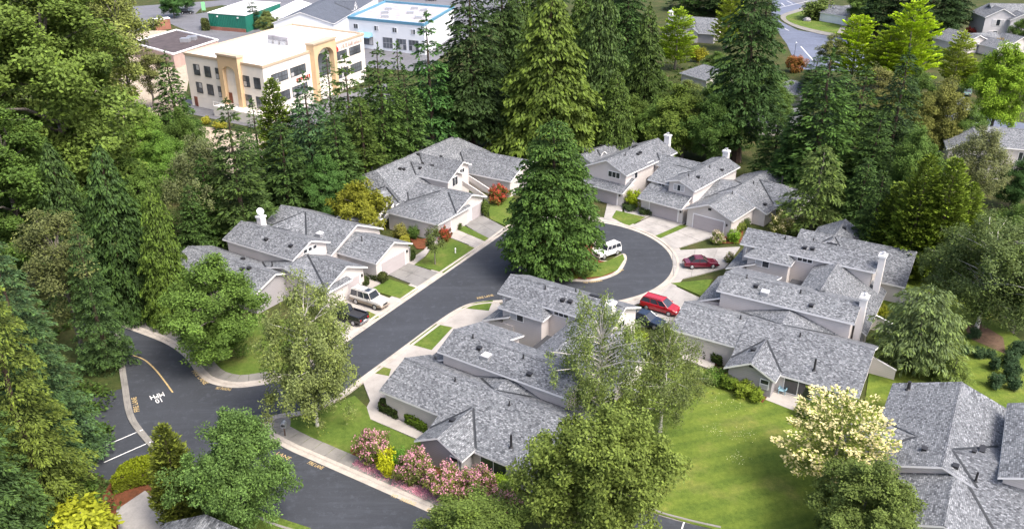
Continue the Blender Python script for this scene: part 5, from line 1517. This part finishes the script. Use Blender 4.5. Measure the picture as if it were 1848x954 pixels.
B_('bush', 0, 'shrub', 'small clipped ball beside the stair block drive', (828, 414), 402, 14, (0.05, 0.07, 0.02))
B_('redbush', 0, 'shrub', 'rusty shrub at the corner of the stair block', (804, 436), 408, 30, (0.09, 0.07, 0.02), rz=1.0)
B_('bush', 0, 'shrub', 'olive shrub left of the stair foot', (722, 432), 402, 28, (0.12, 0.12, 0.03))
B_('bush', 1, 'shrub', 'dark shrub right of the stair foot', (744, 430), 405, 26, (0.05, 0.09, 0.02))
B_('bush', 1, 'shrub', 'yellow shrub low in the stair bed', (732, 440), 422, 26, (0.20, 0.20, 0.03))
B_('bush', 0, 'shrub', 'tall lime shrub by the garage block path', (1143, 374), 340, 32, (0.15, 0.20, 0.012))
B_('bush', 1, 'shrub', 'low dark hedge plant under the lime shrub', (1136, 378), 366, 32, (0.03, 0.05, 0.018))
B_('bush', 0, 'shrub', 'dark low shrub beside the middle garage', (1166, 386), 374, 28, (0.035, 0.055, 0.02))
B_('bush', 1, 'shrub', 'green shrub by the entry of the middle garage', (1174, 345), 326, 20, (0.10, 0.15, 0.02))
B_('creambush', 0, 'shrub', 'cream flowering shrub beside the bay window', (1408, 422), 378, 46, (0.11, 0.13, 0.03))
B_('palebush', 0, 'shrub', 'pale blossoming shrub at the edge of the wide drive', (1295, 438), 414, 30, (0.10, 0.13, 0.03))
B_('bush', 0, 'shrub', 'bright green shrub behind the pale blossoms', (1326, 436), 414, 28, (0.10, 0.18, 0.02))
B_('bush', 1, 'shrub', 'olive shrub against the gable garage wall', (1334, 418), 396, 26, (0.10, 0.13, 0.03))
B_('bush', 0, 'shrub', 'dark shrub next to the gable garage corner', (1346, 412), 392, 20, (0.045, 0.07, 0.02))
B_('palebush', 0, 'shrub', 'small blossoming shrub beside the burgundy car', (1317, 474), 454, 20, (0.10, 0.13, 0.03), rz=2.0)
B_('bush', 1, 'shrub', 'yellow green shrub beside the navy car', (1150, 622), 596, 46, (0.14, 0.19, 0.02))
B_('bush', 0, 'shrub', 'leafy shrub heading the long bed by the patio', (1292, 690), 664, 44, (0.06, 0.11, 0.02))
B_('bush', 1, 'shrub', 'second shrub of the long bed by the patio', (1318, 702), 676, 44, (0.09, 0.14, 0.02))
B_('bush', 0, 'shrub', 'third shrub of the long bed by the patio', (1344, 714), 688, 44, (0.11, 0.15, 0.02))
B_('bush', 1, 'shrub', 'last shrub of the long bed nearest the patio', (1366, 722), 698, 36, (0.12, 0.17, 0.02))
B_('bush', 0, 'shrub', 'round shrub on the patio edge under the eave', (1458, 752), 722, 40, (0.05, 0.08, 0.02))
B_('bush', 1, 'shrub', 'yellow shrub by the rear garden wall', (1588, 578), 545, 26, (0.16, 0.18, 0.02))
B_('feathery', 0, 'shrub', 'loose light green shrub below the weeping cedar', (1722, 696), 640, 70, (0.085, 0.12, 0.035))
for i, (x, y, t, w) in enumerate(((1758, 612, 588, 24), (1742, 640, 620, 20), (1768, 645, 624, 26), (1796, 668, 640, 26), (1825, 660, 632, 34), (1830, 682, 652, 34), (1798, 700, 672, 30), (1828, 702, 672, 30), (1788, 645, 628, 20), (1844, 640, 612, 40))):
    B_('bush', i % 2, 'clipped_shrub', ('round clipped shrub alone at the top of the right hand slope', 'tiny shrub left of the pair on the right hand slope', 'small bushy shrub in the middle of the right hand slope', 'dark clipped shrub at the left of the slope cluster', 'wide clipped shrub at the top of the slope cluster', 'clipped shrub in the middle of the slope cluster', 'lowest left clipped shrub of the slope cluster', 'lowest right clipped shrub of the slope cluster', 'small dark shrub beside the bare soil patch', 'dark shrub mass at the right edge of the slope')[i], (x, y), t, w, (0.034, 0.062, 0.03), 'clipped shrubs on the right hand slope')
for i, (x, y, w) in enumerate(((985, 498, 15), (1003, 503, 15), (1020, 504, 16), (1038, 503, 14), (965, 494, 14))):
    B_('bush', i % 2, 'shrub', ('second', 'third', 'fourth', 'last', 'first')[i] + ' low round shrub from the left on the island edge', (x, y), y - 11, w, (0.10, 0.12, 0.02) if i % 2 else (0.05, 0.09, 0.02), 'low shrubs on the island')
B_('bush', 1, 'shrub', 'bright yellow shrub at the bottom left edge', (150, 968), 908, 150, (0.20, 0.225, 0.02))
B_('orangebush', 0, 'shrub', 'orange brown shrub beside the far street', (1436, 130), 98, 44, (0.14, 0.08, 0.02), rz=0.5)
B_('bush', 0, 'shrub', 'spreading shrub on the far traffic island', (1478, 36), -2, 66, (0.07, 0.10, 0.025))
B_('redbush', 0, 'shrub', 'dark red shrub below the two storey grey house', (1752, 68), 48, 30, (0.08, 0.03, 0.02), rz=2.5)
B_('bush', 1, 'shrub', 'orange green shrub in front of the grey house', (1795, 92), 66, 34, (0.16, 0.11, 0.02))
B_('bush', 0, 'shrub', 'round olive shrub by the office wall', (380, 190), 174, 22, (0.16, 0.17, 0.03))
B_('bush', 1, 'shrub', 'yellow roadside shrub below the office forecourt', (372, 224), 208, 22, (0.22, 0.22, 0.03))
B_('bush', 0, 'shrub', 'second yellow roadside shrub below the office forecourt', (396, 232), 216, 26, (0.20, 0.20, 0.03))
B_('bush', 1, 'shrub', 'yellow tinged shrub before the far chimney house', (1262, 112), 82, 34, (0.19, 0.19, 0.02))
B_('maple', 0, 'roadside_tree', 'dark green clump shading the far parked car', (310, 32), -22, 60, (0.045, 0.10, 0.03), None)
B_('maple', 1, 'roadside_tree', 'small dark tree at the top edge over the far lot', (336, 18), -25, 34, (0.045, 0.10, 0.03), None)
B_('fir', 1, 'fir_tree', 'dark little fir in front of the green shed', (456, 52), -8, 34, (0.035, 0.06, 0.03), None)
B_('maple', 2, 'broadleaf_tree', 'pale leafy tree right of the little fir by the green shed', (484, 62), 18, 44, (0.12, 0.15, 0.05), None)

def hedge(label, quad, h, col, tip=0.5, name='hedge', leaf=0.14, dens=260, z=0.1):
    """a clipped block hedge standing on four photo ground points"""
    q = [Vector(p) for p in W(*quad)]
    c = sum(q, Vector((0, 0))) / 4
    q = [p - c for p in q]
    if (q[1] - q[0]).cross(q[2] - q[0]) < 0: q.reverse()
    r = np.random.default_rng(int(quad[0][0]))
    P, N = [], []
    def add(n, f, nrm):
        if n <= 0: return
        s, t = r.uniform(0, 1, n), r.uniform(0, 1, n)
        for a, b in zip(s, t): P.append(f(a, b)); N.append(nrm)
    A = abs((q[1] - q[0]).cross(q[3] - q[0]))
    add(int(A * dens), lambda a, b: tuple(q[0].lerp(q[1], a).lerp(q[3].lerp(q[2], a), b)) + (h,), (0, 0, 1))
    for i in range(4):
        a_, b_ = q[i], q[(i + 1) % 4]
        d = b_ - a_
        add(int(d.length * h * dens), lambda a, b: tuple(a_.lerp(b_, a)) + (b * h,), (d.y / d.length, -d.x / d.length, 0.15))
    P = np.array(P); N = np.array(N)
    n = len(P)
    lump = 0.10 * np.sin(P[:, 0] * 2.1 + P[:, 2] * 2) + 0.08 * np.sin(P[:, 1] * 2.7 + 1)
    P = P + N * (lump + r.normal(0, 0.06, n))[:, None]
    P[:, 2] = np.maximum(P[:, 2], 0.03)
    Nn = unit(N + r.normal(0, 0.5, (n, 3)))
    D = unit(np.cross(Nn, r.normal(0, 1, (n, 3))) + N * 0.35); Sd = unit(np.cross(Nn, D))
    top = np.clip(P[:, 2] / h, 0, 1) ** 3
    me = leaf_mesh('foliage', P - D * leaf * 0.5, D, Sd, leaf * 1.3 * r.uniform(0.7, 1.3, n), leaf * r.uniform(0.7, 1.3, n), np.stack([r.uniform(0.7, 1.2, n), np.clip(tip * top * r.uniform(0.3, 1.2, n), 0, 1), np.zeros(n)], 1), 'leaf')
    e = tag(empty(name, (c.x, c.y, z)), label, 'hedge', 'clipped hedges')
    o = link('foliage', me, e); o.color = (*col, 1)
    core = MB(); core.prism([tuple(p * 0.88) for p in q], 0, h - 0.12); core.build('branches', M['bark'], e)
hd = (0.045, 0.070, 0.020)
hedge('boxy hedge against the white garage wall of the foreground block', ((684, 742), (690, 732), (722, 748), (716, 758)), 0.95, hd)
hedge('hedge with a lime half farther along the foreground wall', ((731, 764), (737, 755), (775, 774), (768, 783)), 0.9, (0.09, 0.15, 0.02))
hedge('left boxy hedge by the path of the right hand block', ((1214, 626), (1218, 619), (1240, 628), (1236, 636)), 0.95, hd)
hedge('middle boxy hedge by the path of the right hand block', ((1247, 638), (1251, 631), (1276, 641), (1272, 649)), 0.95, hd)
hedge('right small boxy hedge by the path of the right hand block', ((1283, 653), (1287, 646), (1304, 653), (1299, 661)), 0.9, hd)
hedge('golden topped hedge below the parking bay', ((206, 892), (220, 868), (300, 832), (306, 862)), 1.5, (0.12, 0.15, 0.014), 1.0)
hedge('low hedge beside the near left garage', ((653, 498), (657, 492), (682, 501), (678, 508)), 0.7, hd)
hedge('round ended hedge by the left drive', ((678, 507), (684, 500), (698, 505), (692, 513)), 0.8, (0.06, 0.075, 0.025))
hedge('small hedge block beside the off-roader', ((648, 518), (654, 508), (664, 512), (658, 521)), 0.8, (0.05, 0.07, 0.025))
hedge('dark hedge right of the middle left garage', ((727, 474), (732, 464), (748, 462), (744, 472)), 0.85, hd)
hedge('tall dark hedge beside the green shed', ((366, 56), (366, 48), (376, 48), (378, 56)), 2.6, (0.07, 0.085, 0.03), leaf=0.3, dens=60)

# undergrowth: uncountable low leaves under the trees, and fallen pink petals
def scatter(name, label, polys, n, h, leaf, col, clump=1.0, mat='leaf', seed=3, z=0.0):
    r = np.random.default_rng(seed)
    P = []
    for poly, share in polys:
        w = [Vector(p) for p in W(*poly)]
        x0, x1 = min(p.x for p in w), max(p.x for p in w); y0, y1 = min(p.y for p in w), max(p.y for p in w)
        k = 0; want = int(n * share)
        cs = []
        while len(cs) < max(1, want // 60):
            x, y = r.uniform(x0, x1), r.uniform(y0, y1)
            ins = False
            for i in range(len(w)):
                a, b = w[i], w[i - 1]
                if (a.y > y) != (b.y > y) and x < (b.x - a.x) * (y - a.y) / (b.y - a.y) + a.x: ins = not ins
            if ins: cs.append((x, y, r.uniform(0.4, 1.0)))
        for x, y, s in cs:
            g = unit(r.normal(0, 1, (60, 3))) * r.uniform(0.3, 1, (60, 1)) * clump * s
            g[:, 2] = np.abs(g[:, 2]) * h * s
            P.append(g + np.array([x, y, z])[None])
    P = np.concatenate(P); m = len(P)
    N = unit(np.array([0, 0, 0.8])[None] + r.normal(0, 0.5, (m, 3)))
    D = unit(np.cross(N, r.normal(0, 1, (m, 3)))); Sd = unit(np.cross(N, D))
    me = leaf_mesh(name, P, D, Sd, leaf * r.uniform(0.7, 1.4, m), leaf * 0.7 * r.uniform(0.7, 1.3, m), np.stack([r.uniform(0.5, 1.3, m), r.uniform(0, 0.7, m), np.ones(m) if mat == 'leaf_pink' else np.zeros(m)], 1), mat)
    o = link(name, me); o.color = (*col, 1)
    tag(o, label, kind='stuff')
scatter('undergrowth', 'low green undergrowth below the woodland trees', [
    (((-60, 600), (-60, 250), (330, 200), (480, 330), (430, 470), (350, 480), (330, 590), (240, 590), (200, 640)), 0.32),
    (((430, 300), (700, 160), (900, 120), (1150, 120), (1200, 250), (1080, 300), (960, 265), (800, 250), (690, 250), (600, 350), (480, 380)), 0.30),
    (((1150, 130), (1340, 110), (1420, 180), (1600, 200), (1680, 260), (1700, 420), (1600, 400), (1440, 410), (1420, 290), (1290, 250), (1200, 240)), 0.24),
    (((1700, 420), (1760, 480), (1860, 560), (1960, 600), (1900, 420), (1800, 380)), 0.06),
    (((-60, 1000), (-60, 650), (200, 700), (190, 860), (200, 960)), 0.08)], 120000, 1.5, 0.34, (0.055, 0.095, 0.024), 1.5)
scatter('fallen_petals', 'pink fallen petals along the sidewalk bed', [(((640, 838), (652, 830), (740, 872), (830, 905), (880, 930), (868, 945), (800, 912), (690, 866)), 1.0)], 7000, 0.05, 0.11, (0.4, 0.15, 0.2), 0.8, 'leaf_pink', 5, 0.15)

scatter('fallen_blossom', 'white specks of fallen blossom on the big lawn', [(((1330, 700), (1420, 740), (1440, 840), (1300, 860), (1270, 760)), 1.0)], 240, 0.02, 0.08, (0.62, 0.6, 0.5), 2.6, 'leaf', 8, 0.11)
# ---------------------------------------------------------------- vehicles
def car(name, label, at, az, paint_c, L=4.7, Wd=1.82, Ht=1.46, kind='sedan', cat='car', lower=None, glassroof=False, group='cars parked at the houses'):
    b = G(*at)
    e = tag(empty(name, (b.x, b.y, 0.03 if at[2:] else 0.13), R(az)), label, cat, group)
    key = name + str(len(bpy.data.materials))
    M[key] = paint('car_paint', paint_c, 0.25, 0.03, 1.0, spec=0.6, coat=0.6)
    lowm = key
    if lower is not None:
        lowm = key + 'b'; M[lowm] = paint('lower_car_paint', lower, 0.35, 0.05)
    w = Wd / 2; gr = 0.22
    if kind == 'sedan':
        belt = 0.92
        prof = [(-L / 2, 0.52, 0.80, 0.80), (-L / 2 + 0.12, 0.36, 0.93, 0.90), (-L * 0.30, gr, 0.98, 0.99), (0, gr, 0.95, 1.0), (L * 0.20, gr, 0.92, 0.99), (L * 0.38, gr + 0.02, 0.82, 0.95), (L / 2 - 0.12, 0.32, 0.70, 0.86), (L / 2, 0.42, 0.58, 0.72)]
        gh = (-L * 0.36, L * 0.20, -L * 0.20, L * 0.03, 0.94)
    elif kind == 'van':
        prof = [(-L / 2, 0.50, 0.98, 0.86), (-L / 2 + 0.10, 0.36, 1.05, 0.95), (-L * 0.3, gr, 1.06, 1.0), (0, gr, 1.04, 1.0), (L * 0.24, gr, 1.02, 0.99), (L * 0.40, gr + 0.02, 0.90, 0.94), (L / 2 - 0.12, 0.34, 0.76, 0.86), (L / 2, 0.44, 0.62, 0.72)]
        gh = (-L * 0.485, L * 0.27, -L * 0.42, L * 0.10, 1.04)
    elif kind == 'suv':
        gr = 0.34
        prof = [(-L / 2, 0.55, 1.02, 0.92), (-L / 2 + 0.08, 0.45, 1.10, 0.98), (-L * 0.3, gr, 1.12, 1.0), (0, gr, 1.12, 1.0), (L * 0.18, gr, 1.12, 1.0), (L * 0.40, gr + 0.04, 1.08, 0.98), (L / 2 - 0.08, 0.45, 1.00, 0.93), (L / 2, 0.52, 0.86, 0.86)]
        gh = (-L * 0.49, L * 0.19, -L * 0.46, L * 0.10, 1.12)
    else:   # pickup
        gr = 0.36
        prof = [(-L / 2, 0.55, 1.00, 0.94), (-L / 2 + 0.06, 0.48, 1.06, 0.98), (-L * 0.3, gr, 1.08, 1.0), (0, gr, 1.08, 1.0), (L * 0.2, gr, 1.08, 1.0), (L * 0.40, gr + 0.04, 1.03, 0.97), (L / 2 - 0.08, 0.48, 0.94, 0.92), (L / 2, 0.55, 0.80, 0.84)]
        gh = (-L * 0.02, L * 0.24, L * 0.02, L * 0.14, 1.08)
    def section(x, z0, z1, k):
        hw = w * k; m = (z0 + z1) / 2 + 0.08
        return [(x, -hw * 0.90, z0), (x, -hw, z0 + 0.10), (x, -hw, m), (x, -hw * 0.95, z1 - 0.04), (x, -hw * 0.86, z1), (x, hw * 0.86, z1), (x, hw * 0.95, z1 - 0.04), (x, hw, m), (x, hw, z0 + 0.10), (x, hw * 0.90, z0)]
    bm = MB()
    secs = [section(*p) for p in prof]
    for a, b2 in zip(secs[:-1], secs[1:]):
        for i in range(10):
            j = (i + 1) % 10
            bm.face([a[i], b2[i], b2[j], a[j]], 1 if i in (0, 1, 7, 8, 9) and lower is not None else 0)
    bm.face(secs[0]); bm.face(secs[-1][::-1])
    body = bm.build('body', [M[key], M[lowm]], e)
    x0, x1, x2, x3, zb = gh
    zt = Ht; wt = w * 0.74; wb_ = w * 0.90
    B4 = [Vector((x0, -wb_, zb - 0.04)), Vector((x1, -wb_, zb - 0.04)), Vector((x1, wb_, zb - 0.04)), Vector((x0, wb_, zb - 0.04))]
    T4 = [Vector((x2, -wt, zt)), Vector((x3, -wt, zt)), Vector((x3, wt, zt)), Vector((x2, wt, zt))]
    rm = MB(); rm.face(T4); c = (sum(T4, Vector()) / 4)
    T5 = [c + (p - c) * 0.8 + Vector((0, 0, 0.04)) for p in T4]
    for i in range(4): rm.face([T4[i], T4[(i + 1) % 4], T5[(i + 1) % 4], T5[i]])
    rm.face(T5)
    for i in range(4):
        rm.tube([B4[i], T4[i]], 0.045, 5)
        rm.tube([T4[i], T4[(i + 1) % 4]], 0.035, 5)
    for f in ((0.42,) if kind in ('pickup',) else (0.36, 0.68) if kind in ('suv', 'van') else (0.5,)):
        for s_ in ((0, 1), (3, 2)):
            rm.tube([B4[s_[0]].lerp(B4[s_[1]], f), T4[s_[0]].lerp(T4[s_[1]], f)], 0.04, 4)
    rm.build('roof', M[key], e)
    def pane(n, idx, sh=0.93):
        q = [B4[idx[0]], B4[idx[1]], T4[idx[1]], T4[idx[0]]]
        m = sum(q, Vector()) / 4
        g = MB(); g.face([m + (p - m) * sh for p in q]); g.build(n, M['carglass'], e)
    pane('windscreen', (1, 2)); pane('rear_window', (3, 0)); pane('side_window', (0, 1), 0.96); pane('side_window', (2, 3), 0.96)
    if glassroof:
        g = MB(); g.box(x3 - 0.95, x3 - 0.25, -0.42, 0.42, zt + 0.03, zt + 0.06); g.build('sunroof', M['carglass'], e)
    rr = 0.33 if kind in ('sedan', 'van') else 0.39
    for sx in (-L * 0.30, L * 0.31):
        for sy in (-1, 1):
            wmb = MB(); y = sy * (w - 0.10)
            wmb.tube([(sx, y - 0.11, rr), (sx, y - 0.10, rr), (sx, y + 0.10, rr), (sx, y + 0.11, rr)], [rr * 0.8, rr, rr, rr * 0.8], 16, cap=True)
            wo = wmb.build('wheel', M['tyre'], e)
            rmb = MB(); rmb.tube([(sx, y + sy * 0.10, rr), (sx, y + sy * 0.125, rr)], [rr * 0.66, rr * 0.58], 12, cap=True); rmb.build('rim', M['rim'], wo)
    for sy in (-1, 1):
        q = MB(); q.box(L / 2 - 0.16, L / 2 - 0.015, sy * w * 0.62 - 0.17, sy * w * 0.62 + 0.17, prof[-1][2] - 0.02, prof[-1][2] + 0.10); q.build('headlight', M['lamp'], e)
        q = MB(); q.box(-L / 2 - 0.01, -L / 2 + 0.1, sy * w * 0.68 - 0.12, sy * w * 0.68 + 0.12, prof[0][2] - 0.28, prof[0][2] - 0.02); q.build('tail_light', M['tail'], e)
        q = MB(); q.box(x1 - 0.35, x1 - 0.15, sy * (w + 0.06) - 0.08, sy * (w + 0.06) + 0.08, zb, zb + 0.14); q.build('wing_mirror', M[key], e)
    q = MB(); q.box(L / 2 - 0.03, L / 2 + 0.03, -w * 0.42, w * 0.42, prof[-1][1] + 0.08, prof[-1][2] - 0.04); q.build('grille', M['blacktrim'], e)
    q = MB(); q.box(L / 2 - 0.12, L / 2 + 0.05, -w * 0.80, w * 0.80, 0.36, 0.52); q.build('bumper', M[lowm], e)
    q = MB(); q.box(-L / 2 - 0.06, -L / 2 + 0.1, -w * 0.86, w * 0.86, 0.40, 0.58); q.build('bumper', M['metal'] if kind == 'pickup' else M[lowm], e)
    q = MB(); q.box(-L / 2 - 0.075, -L / 2 - 0.055, -0.26, 0.26, 0.62, 0.74); q.build('number_plate', M['white'], e)
    if kind in ('suv', 'van'):
        for sy in (-1, 1):
            q = MB(); q.tube([(x2 + 0.15, sy * wt * 0.85, zt + 0.07), (x3 - 0.25, sy * wt * 0.85, zt + 0.07)], 0.022, 5); q.build('roof_rail', M['blacktrim'], e)
    if kind == 'pickup':
        q = MB()
        xa, xb = -L / 2 + 0.12, -L * 0.05
        q.box(xa, xb, -w * 0.78, w * 0.78, 1.072, 1.084); bo = q.build('bed_liner', M['blacktrim'], e)
        for sy in (-1, 1):
            s2 = MB(); s2.box(xa - 0.08, xb, sy * w * 0.86 - 0.06, sy * w * 0.86 + 0.06, 1.05, 1.30); s2.build('bed_side', M[key], e)
        s2 = MB(); s2.box(xa - 0.12, xa, -w * 0.86, w * 0.86, 1.05, 1.30); s2.build('tailgate', M[key], e)
    return e
car('off_roader', 'beige over white off-roader with a sunroof on the left drive', (668, 550), -31, (0.50, 0.48, 0.44), 4.9, 1.94, 1.87, 'suv', 'car', (0.27, 0.22, 0.17), True)
car('pickup_truck', 'black pickup truck beside the beige off-roader', (629, 578), 149, (0.012, 0.012, 0.014), 5.1, 1.9, 1.75, 'pickup', 'pickup')
car('compact_suv', 'white compact off-roader parked beside the island tree', (1095, 462), 218, (0.72, 0.72, 0.71), 4.1, 1.75, 1.68, 'suv')
car('sedan', 'burgundy sedan on the wide drive of the turning circle', (1264, 482), 3, (0.105, 0.006, 0.018), 4.7, 1.80, 1.42, 'sedan')
car('minivan', 'bright red minivan next to the navy sedan', (1191, 561), -34, (0.33, 0.008, 0.014), 4.8, 1.85, 1.62, 'van')
car('sedan', 'navy sedan half hidden by the foreground block roof', (1166, 585), -36, (0.008, 0.016, 0.035), 4.7, 1.80, 1.44, 'sedan')
car('off_roader', 'black car below the far dark tree at the top left', (338, 26), 8, (0.012, 0.012, 0.016), 4.8, 1.85, 1.8, 'suv', group='cars in the far lots')
car('van', 'white car parked behind the slate roofed hall', (676, 12), 25, (0.7, 0.7, 0.7), 5.0, 1.9, 1.8, 'van', group='cars in the far lots')
car('sedan', 'dark blue car at the top edge behind the slate hall', (590, 3), 10, (0.01, 0.02, 0.06), 4.7, 1.8, 1.45, 'sedan', group='cars in the far lots')
car('sedan', 'black car at the top edge above the white building', (778, 2), 5, (0.012, 0.012, 0.014), 4.7, 1.8, 1.45, 'sedan', group='cars in the far lots')
car('sedan', 'silver green car under the far street trees', (1745, 172), 60, (0.12, 0.2, 0.16), 4.7, 1.8, 1.45, 'sedan', group='cars in the far lots')

# ---------------------------------------------------------------- small things
def post_lamp(label, base, h=4.5):
    b = G(*base)
    e = tag(empty('street_lamp', (b.x, b.y, 0)), label, 'street lamp', 'lamps')
    m = MB(); m.tube([(0, 0, 0), (0, 0, h)], 0.06, 8, cap=True); m.tube([(0, 0, 0), (0, 0, 0.4)], [0.14, 0.08], 8); m.build('post', M['blacktrim'], e)
    m = MB(); m.tube([(0, 0, h), (0, 0, h + 0.12), (0, 0, h + 0.34), (0, 0, h + 0.45)], [0.08, 0.22, 0.22, 0.05], 10, cap=True); m.build('lantern', M['dish'], e)
post_lamp('lamp post behind the rear wing of the right hand block', (1624, 470), 5.2)
post_lamp('lamp post in the trees behind the dish block', (571, 392), 5.5)
post_lamp('lamp post beside the far street', (1433, 104), 4.0)
# mail post on the corner lawn under the birch
b = G(515, 788)
e = tag(empty('mailbox', (b.x, b.y, 0.13)), 'small mailbox on a post at the corner sidewalk', 'mailbox')
m = MB(); m.box(-0.05, 0.05, -0.05, 0.05, 0, 1.1); m.build('post', M['bark'], e)
m = MB(); m.box(-0.22, 0.22, -0.3, 0.3, 1.1, 1.45); m.tube([(0, -0.3, 1.42), (0, 0.3, 1.42)], 0.2, 8, cap=True); m.build('box', M['metal'], e)
# white marker post on the grass square
b = G(822, 458)
e = tag(empty('marker_post', (b.x, b.y, 0.13)), 'short white marker post on the grass square', 'post')
m = MB(); m.tube([(0, 0, 0), (0, 0, 0.75), (0, 0, 0.82)], [0.09, 0.09, 0.02], 8, cap=True); m.build('post', M['white'], e)
m = MB(); m.tube([(0, 0, 0.6), (0, 0, 0.66)], 0.11, 8, cap=True); m.build('collar', M['white'], e)
# pale blue garden chair on the patio
b = G(1411, 711)
M['bluechair'] = paint('pale_blue_paint', (0.30, 0.48, 0.56), 0.5, 0.05)
e = tag(empty('garden_chair', (b.x, b.y, 0.13), R(-120)), 'pale blue garden chair on the patio', 'chair')
for i in range(5):
    m = MB(); m.box(-0.3, 0.25, -0.3 + i * 0.12, -0.2 + i * 0.12, 0.36, 0.40); m.build('seat_slat', M['bluechair'], e)
for i in range(5):
    y = -0.26 + i * 0.12
    m = MB(); m.slab([(-0.30, y, 0.42), (-0.30, y + 0.1, 0.42), (-0.62, y + 0.1, 1.05), (-0.62, y, 1.05)], 0.04, 0, 0); m.build('back_slat', M['bluechair'], e)
for x, y in ((0.2, -0.33), (0.2, 0.33), (-0.3, -0.33), (-0.3, 0.33)):
    m = MB(); m.box(x - 0.04, x + 0.04, y - 0.03, y + 0.03, 0, 0.6); m.build('leg', M['bluechair'], e)
for y in (-0.36, 0.36):
    m = MB(); m.box(-0.4, 0.3, y - 0.06, y + 0.06, 0.6, 0.63); m.build('armrest', M['bluechair'], e)
# boulders on the far traffic island
M['rock'] = paint('grey_rock', (0.25, 0.24, 0.25), 0.9, 0.35, 2.0, bump=0.6)
def rock(label, at, s):
    b = G(*at); rnd = random.Random(int(at[0]))
    m = MB(); rings = []
    for k, (zz, rr) in enumerate(((-0.1, 0.9), (0.3, 1.0), (0.65, 0.75), (0.85, 0.3))):
        rings.append([(math.cos(a) * rr * s * rnd.uniform(0.8, 1.15), math.sin(a) * rr * s * rnd.uniform(0.8, 1.15), zz * s) for a in [2 * math.pi * i / 9 for i in range(9)]])
    for a, c in zip(rings[:-1], rings[1:]):
        for i in range(9): m.face([a[i], a[(i + 1) % 9], c[(i + 1) % 9], c[i]])
    m.face(rings[-1])
    o = m.build('boulder', M['rock']); o.location = (b.x, b.y, 0.17); tag(o, label, 'boulder', 'boulders by the far street')
rock('dark boulder on the far traffic island', (1456, 39), 1.5); rock('pale boulder at the end of the orange shrub', (1446, 120), 0.9); rock('pale boulder right beside the far street kerb', (1453, 117), 0.8)
# green feather banner by the far lot
M['bannergreen'] = paint('banner_green', (0.25, 0.62, 0.30), 0.7, 0.1)
b = G(365, 24)
e = tag(empty('banner_flag', (b.x, b.y, 0)), 'light green banner flag beside the far lot', 'banner')
m = MB(); m.tube([(0, 0, 0), (0, 0, 4.2)], 0.05, 6, cap=True); m.build('pole', M['metal'], e)
m = MB(); m.box(0.05, 1.5, -0.03, 0.03, 1.0, 4.1); m.build('cloth', M['bannergreen'], e)
sheet('grass_verge', W((352, 26), (362, 16), (400, 10), (420, 12), (376, 22)), 0.05, 'rough')
for i, (x, y) in enumerate(((650, 10), (668, 6), (692, 5))):
    b = G(x, y)
    e = tag(empty('light_pole', (b.x, b.y, 0)), ('left', 'middle', 'right')[i] + ' dark pole at the top edge behind the white building', 'pole', 'poles at the top edge')
    m = MB(); m.tube([(0, 0, 0), (0, 0, 7.0)], 0.14, 6, cap=True); m.build('post', M['blacktrim'], e)
    m = MB(); m.box(-0.9, 0.2, -0.15, 0.15, 6.9, 7.1); m.build('lamp_head', M['blacktrim'], e)
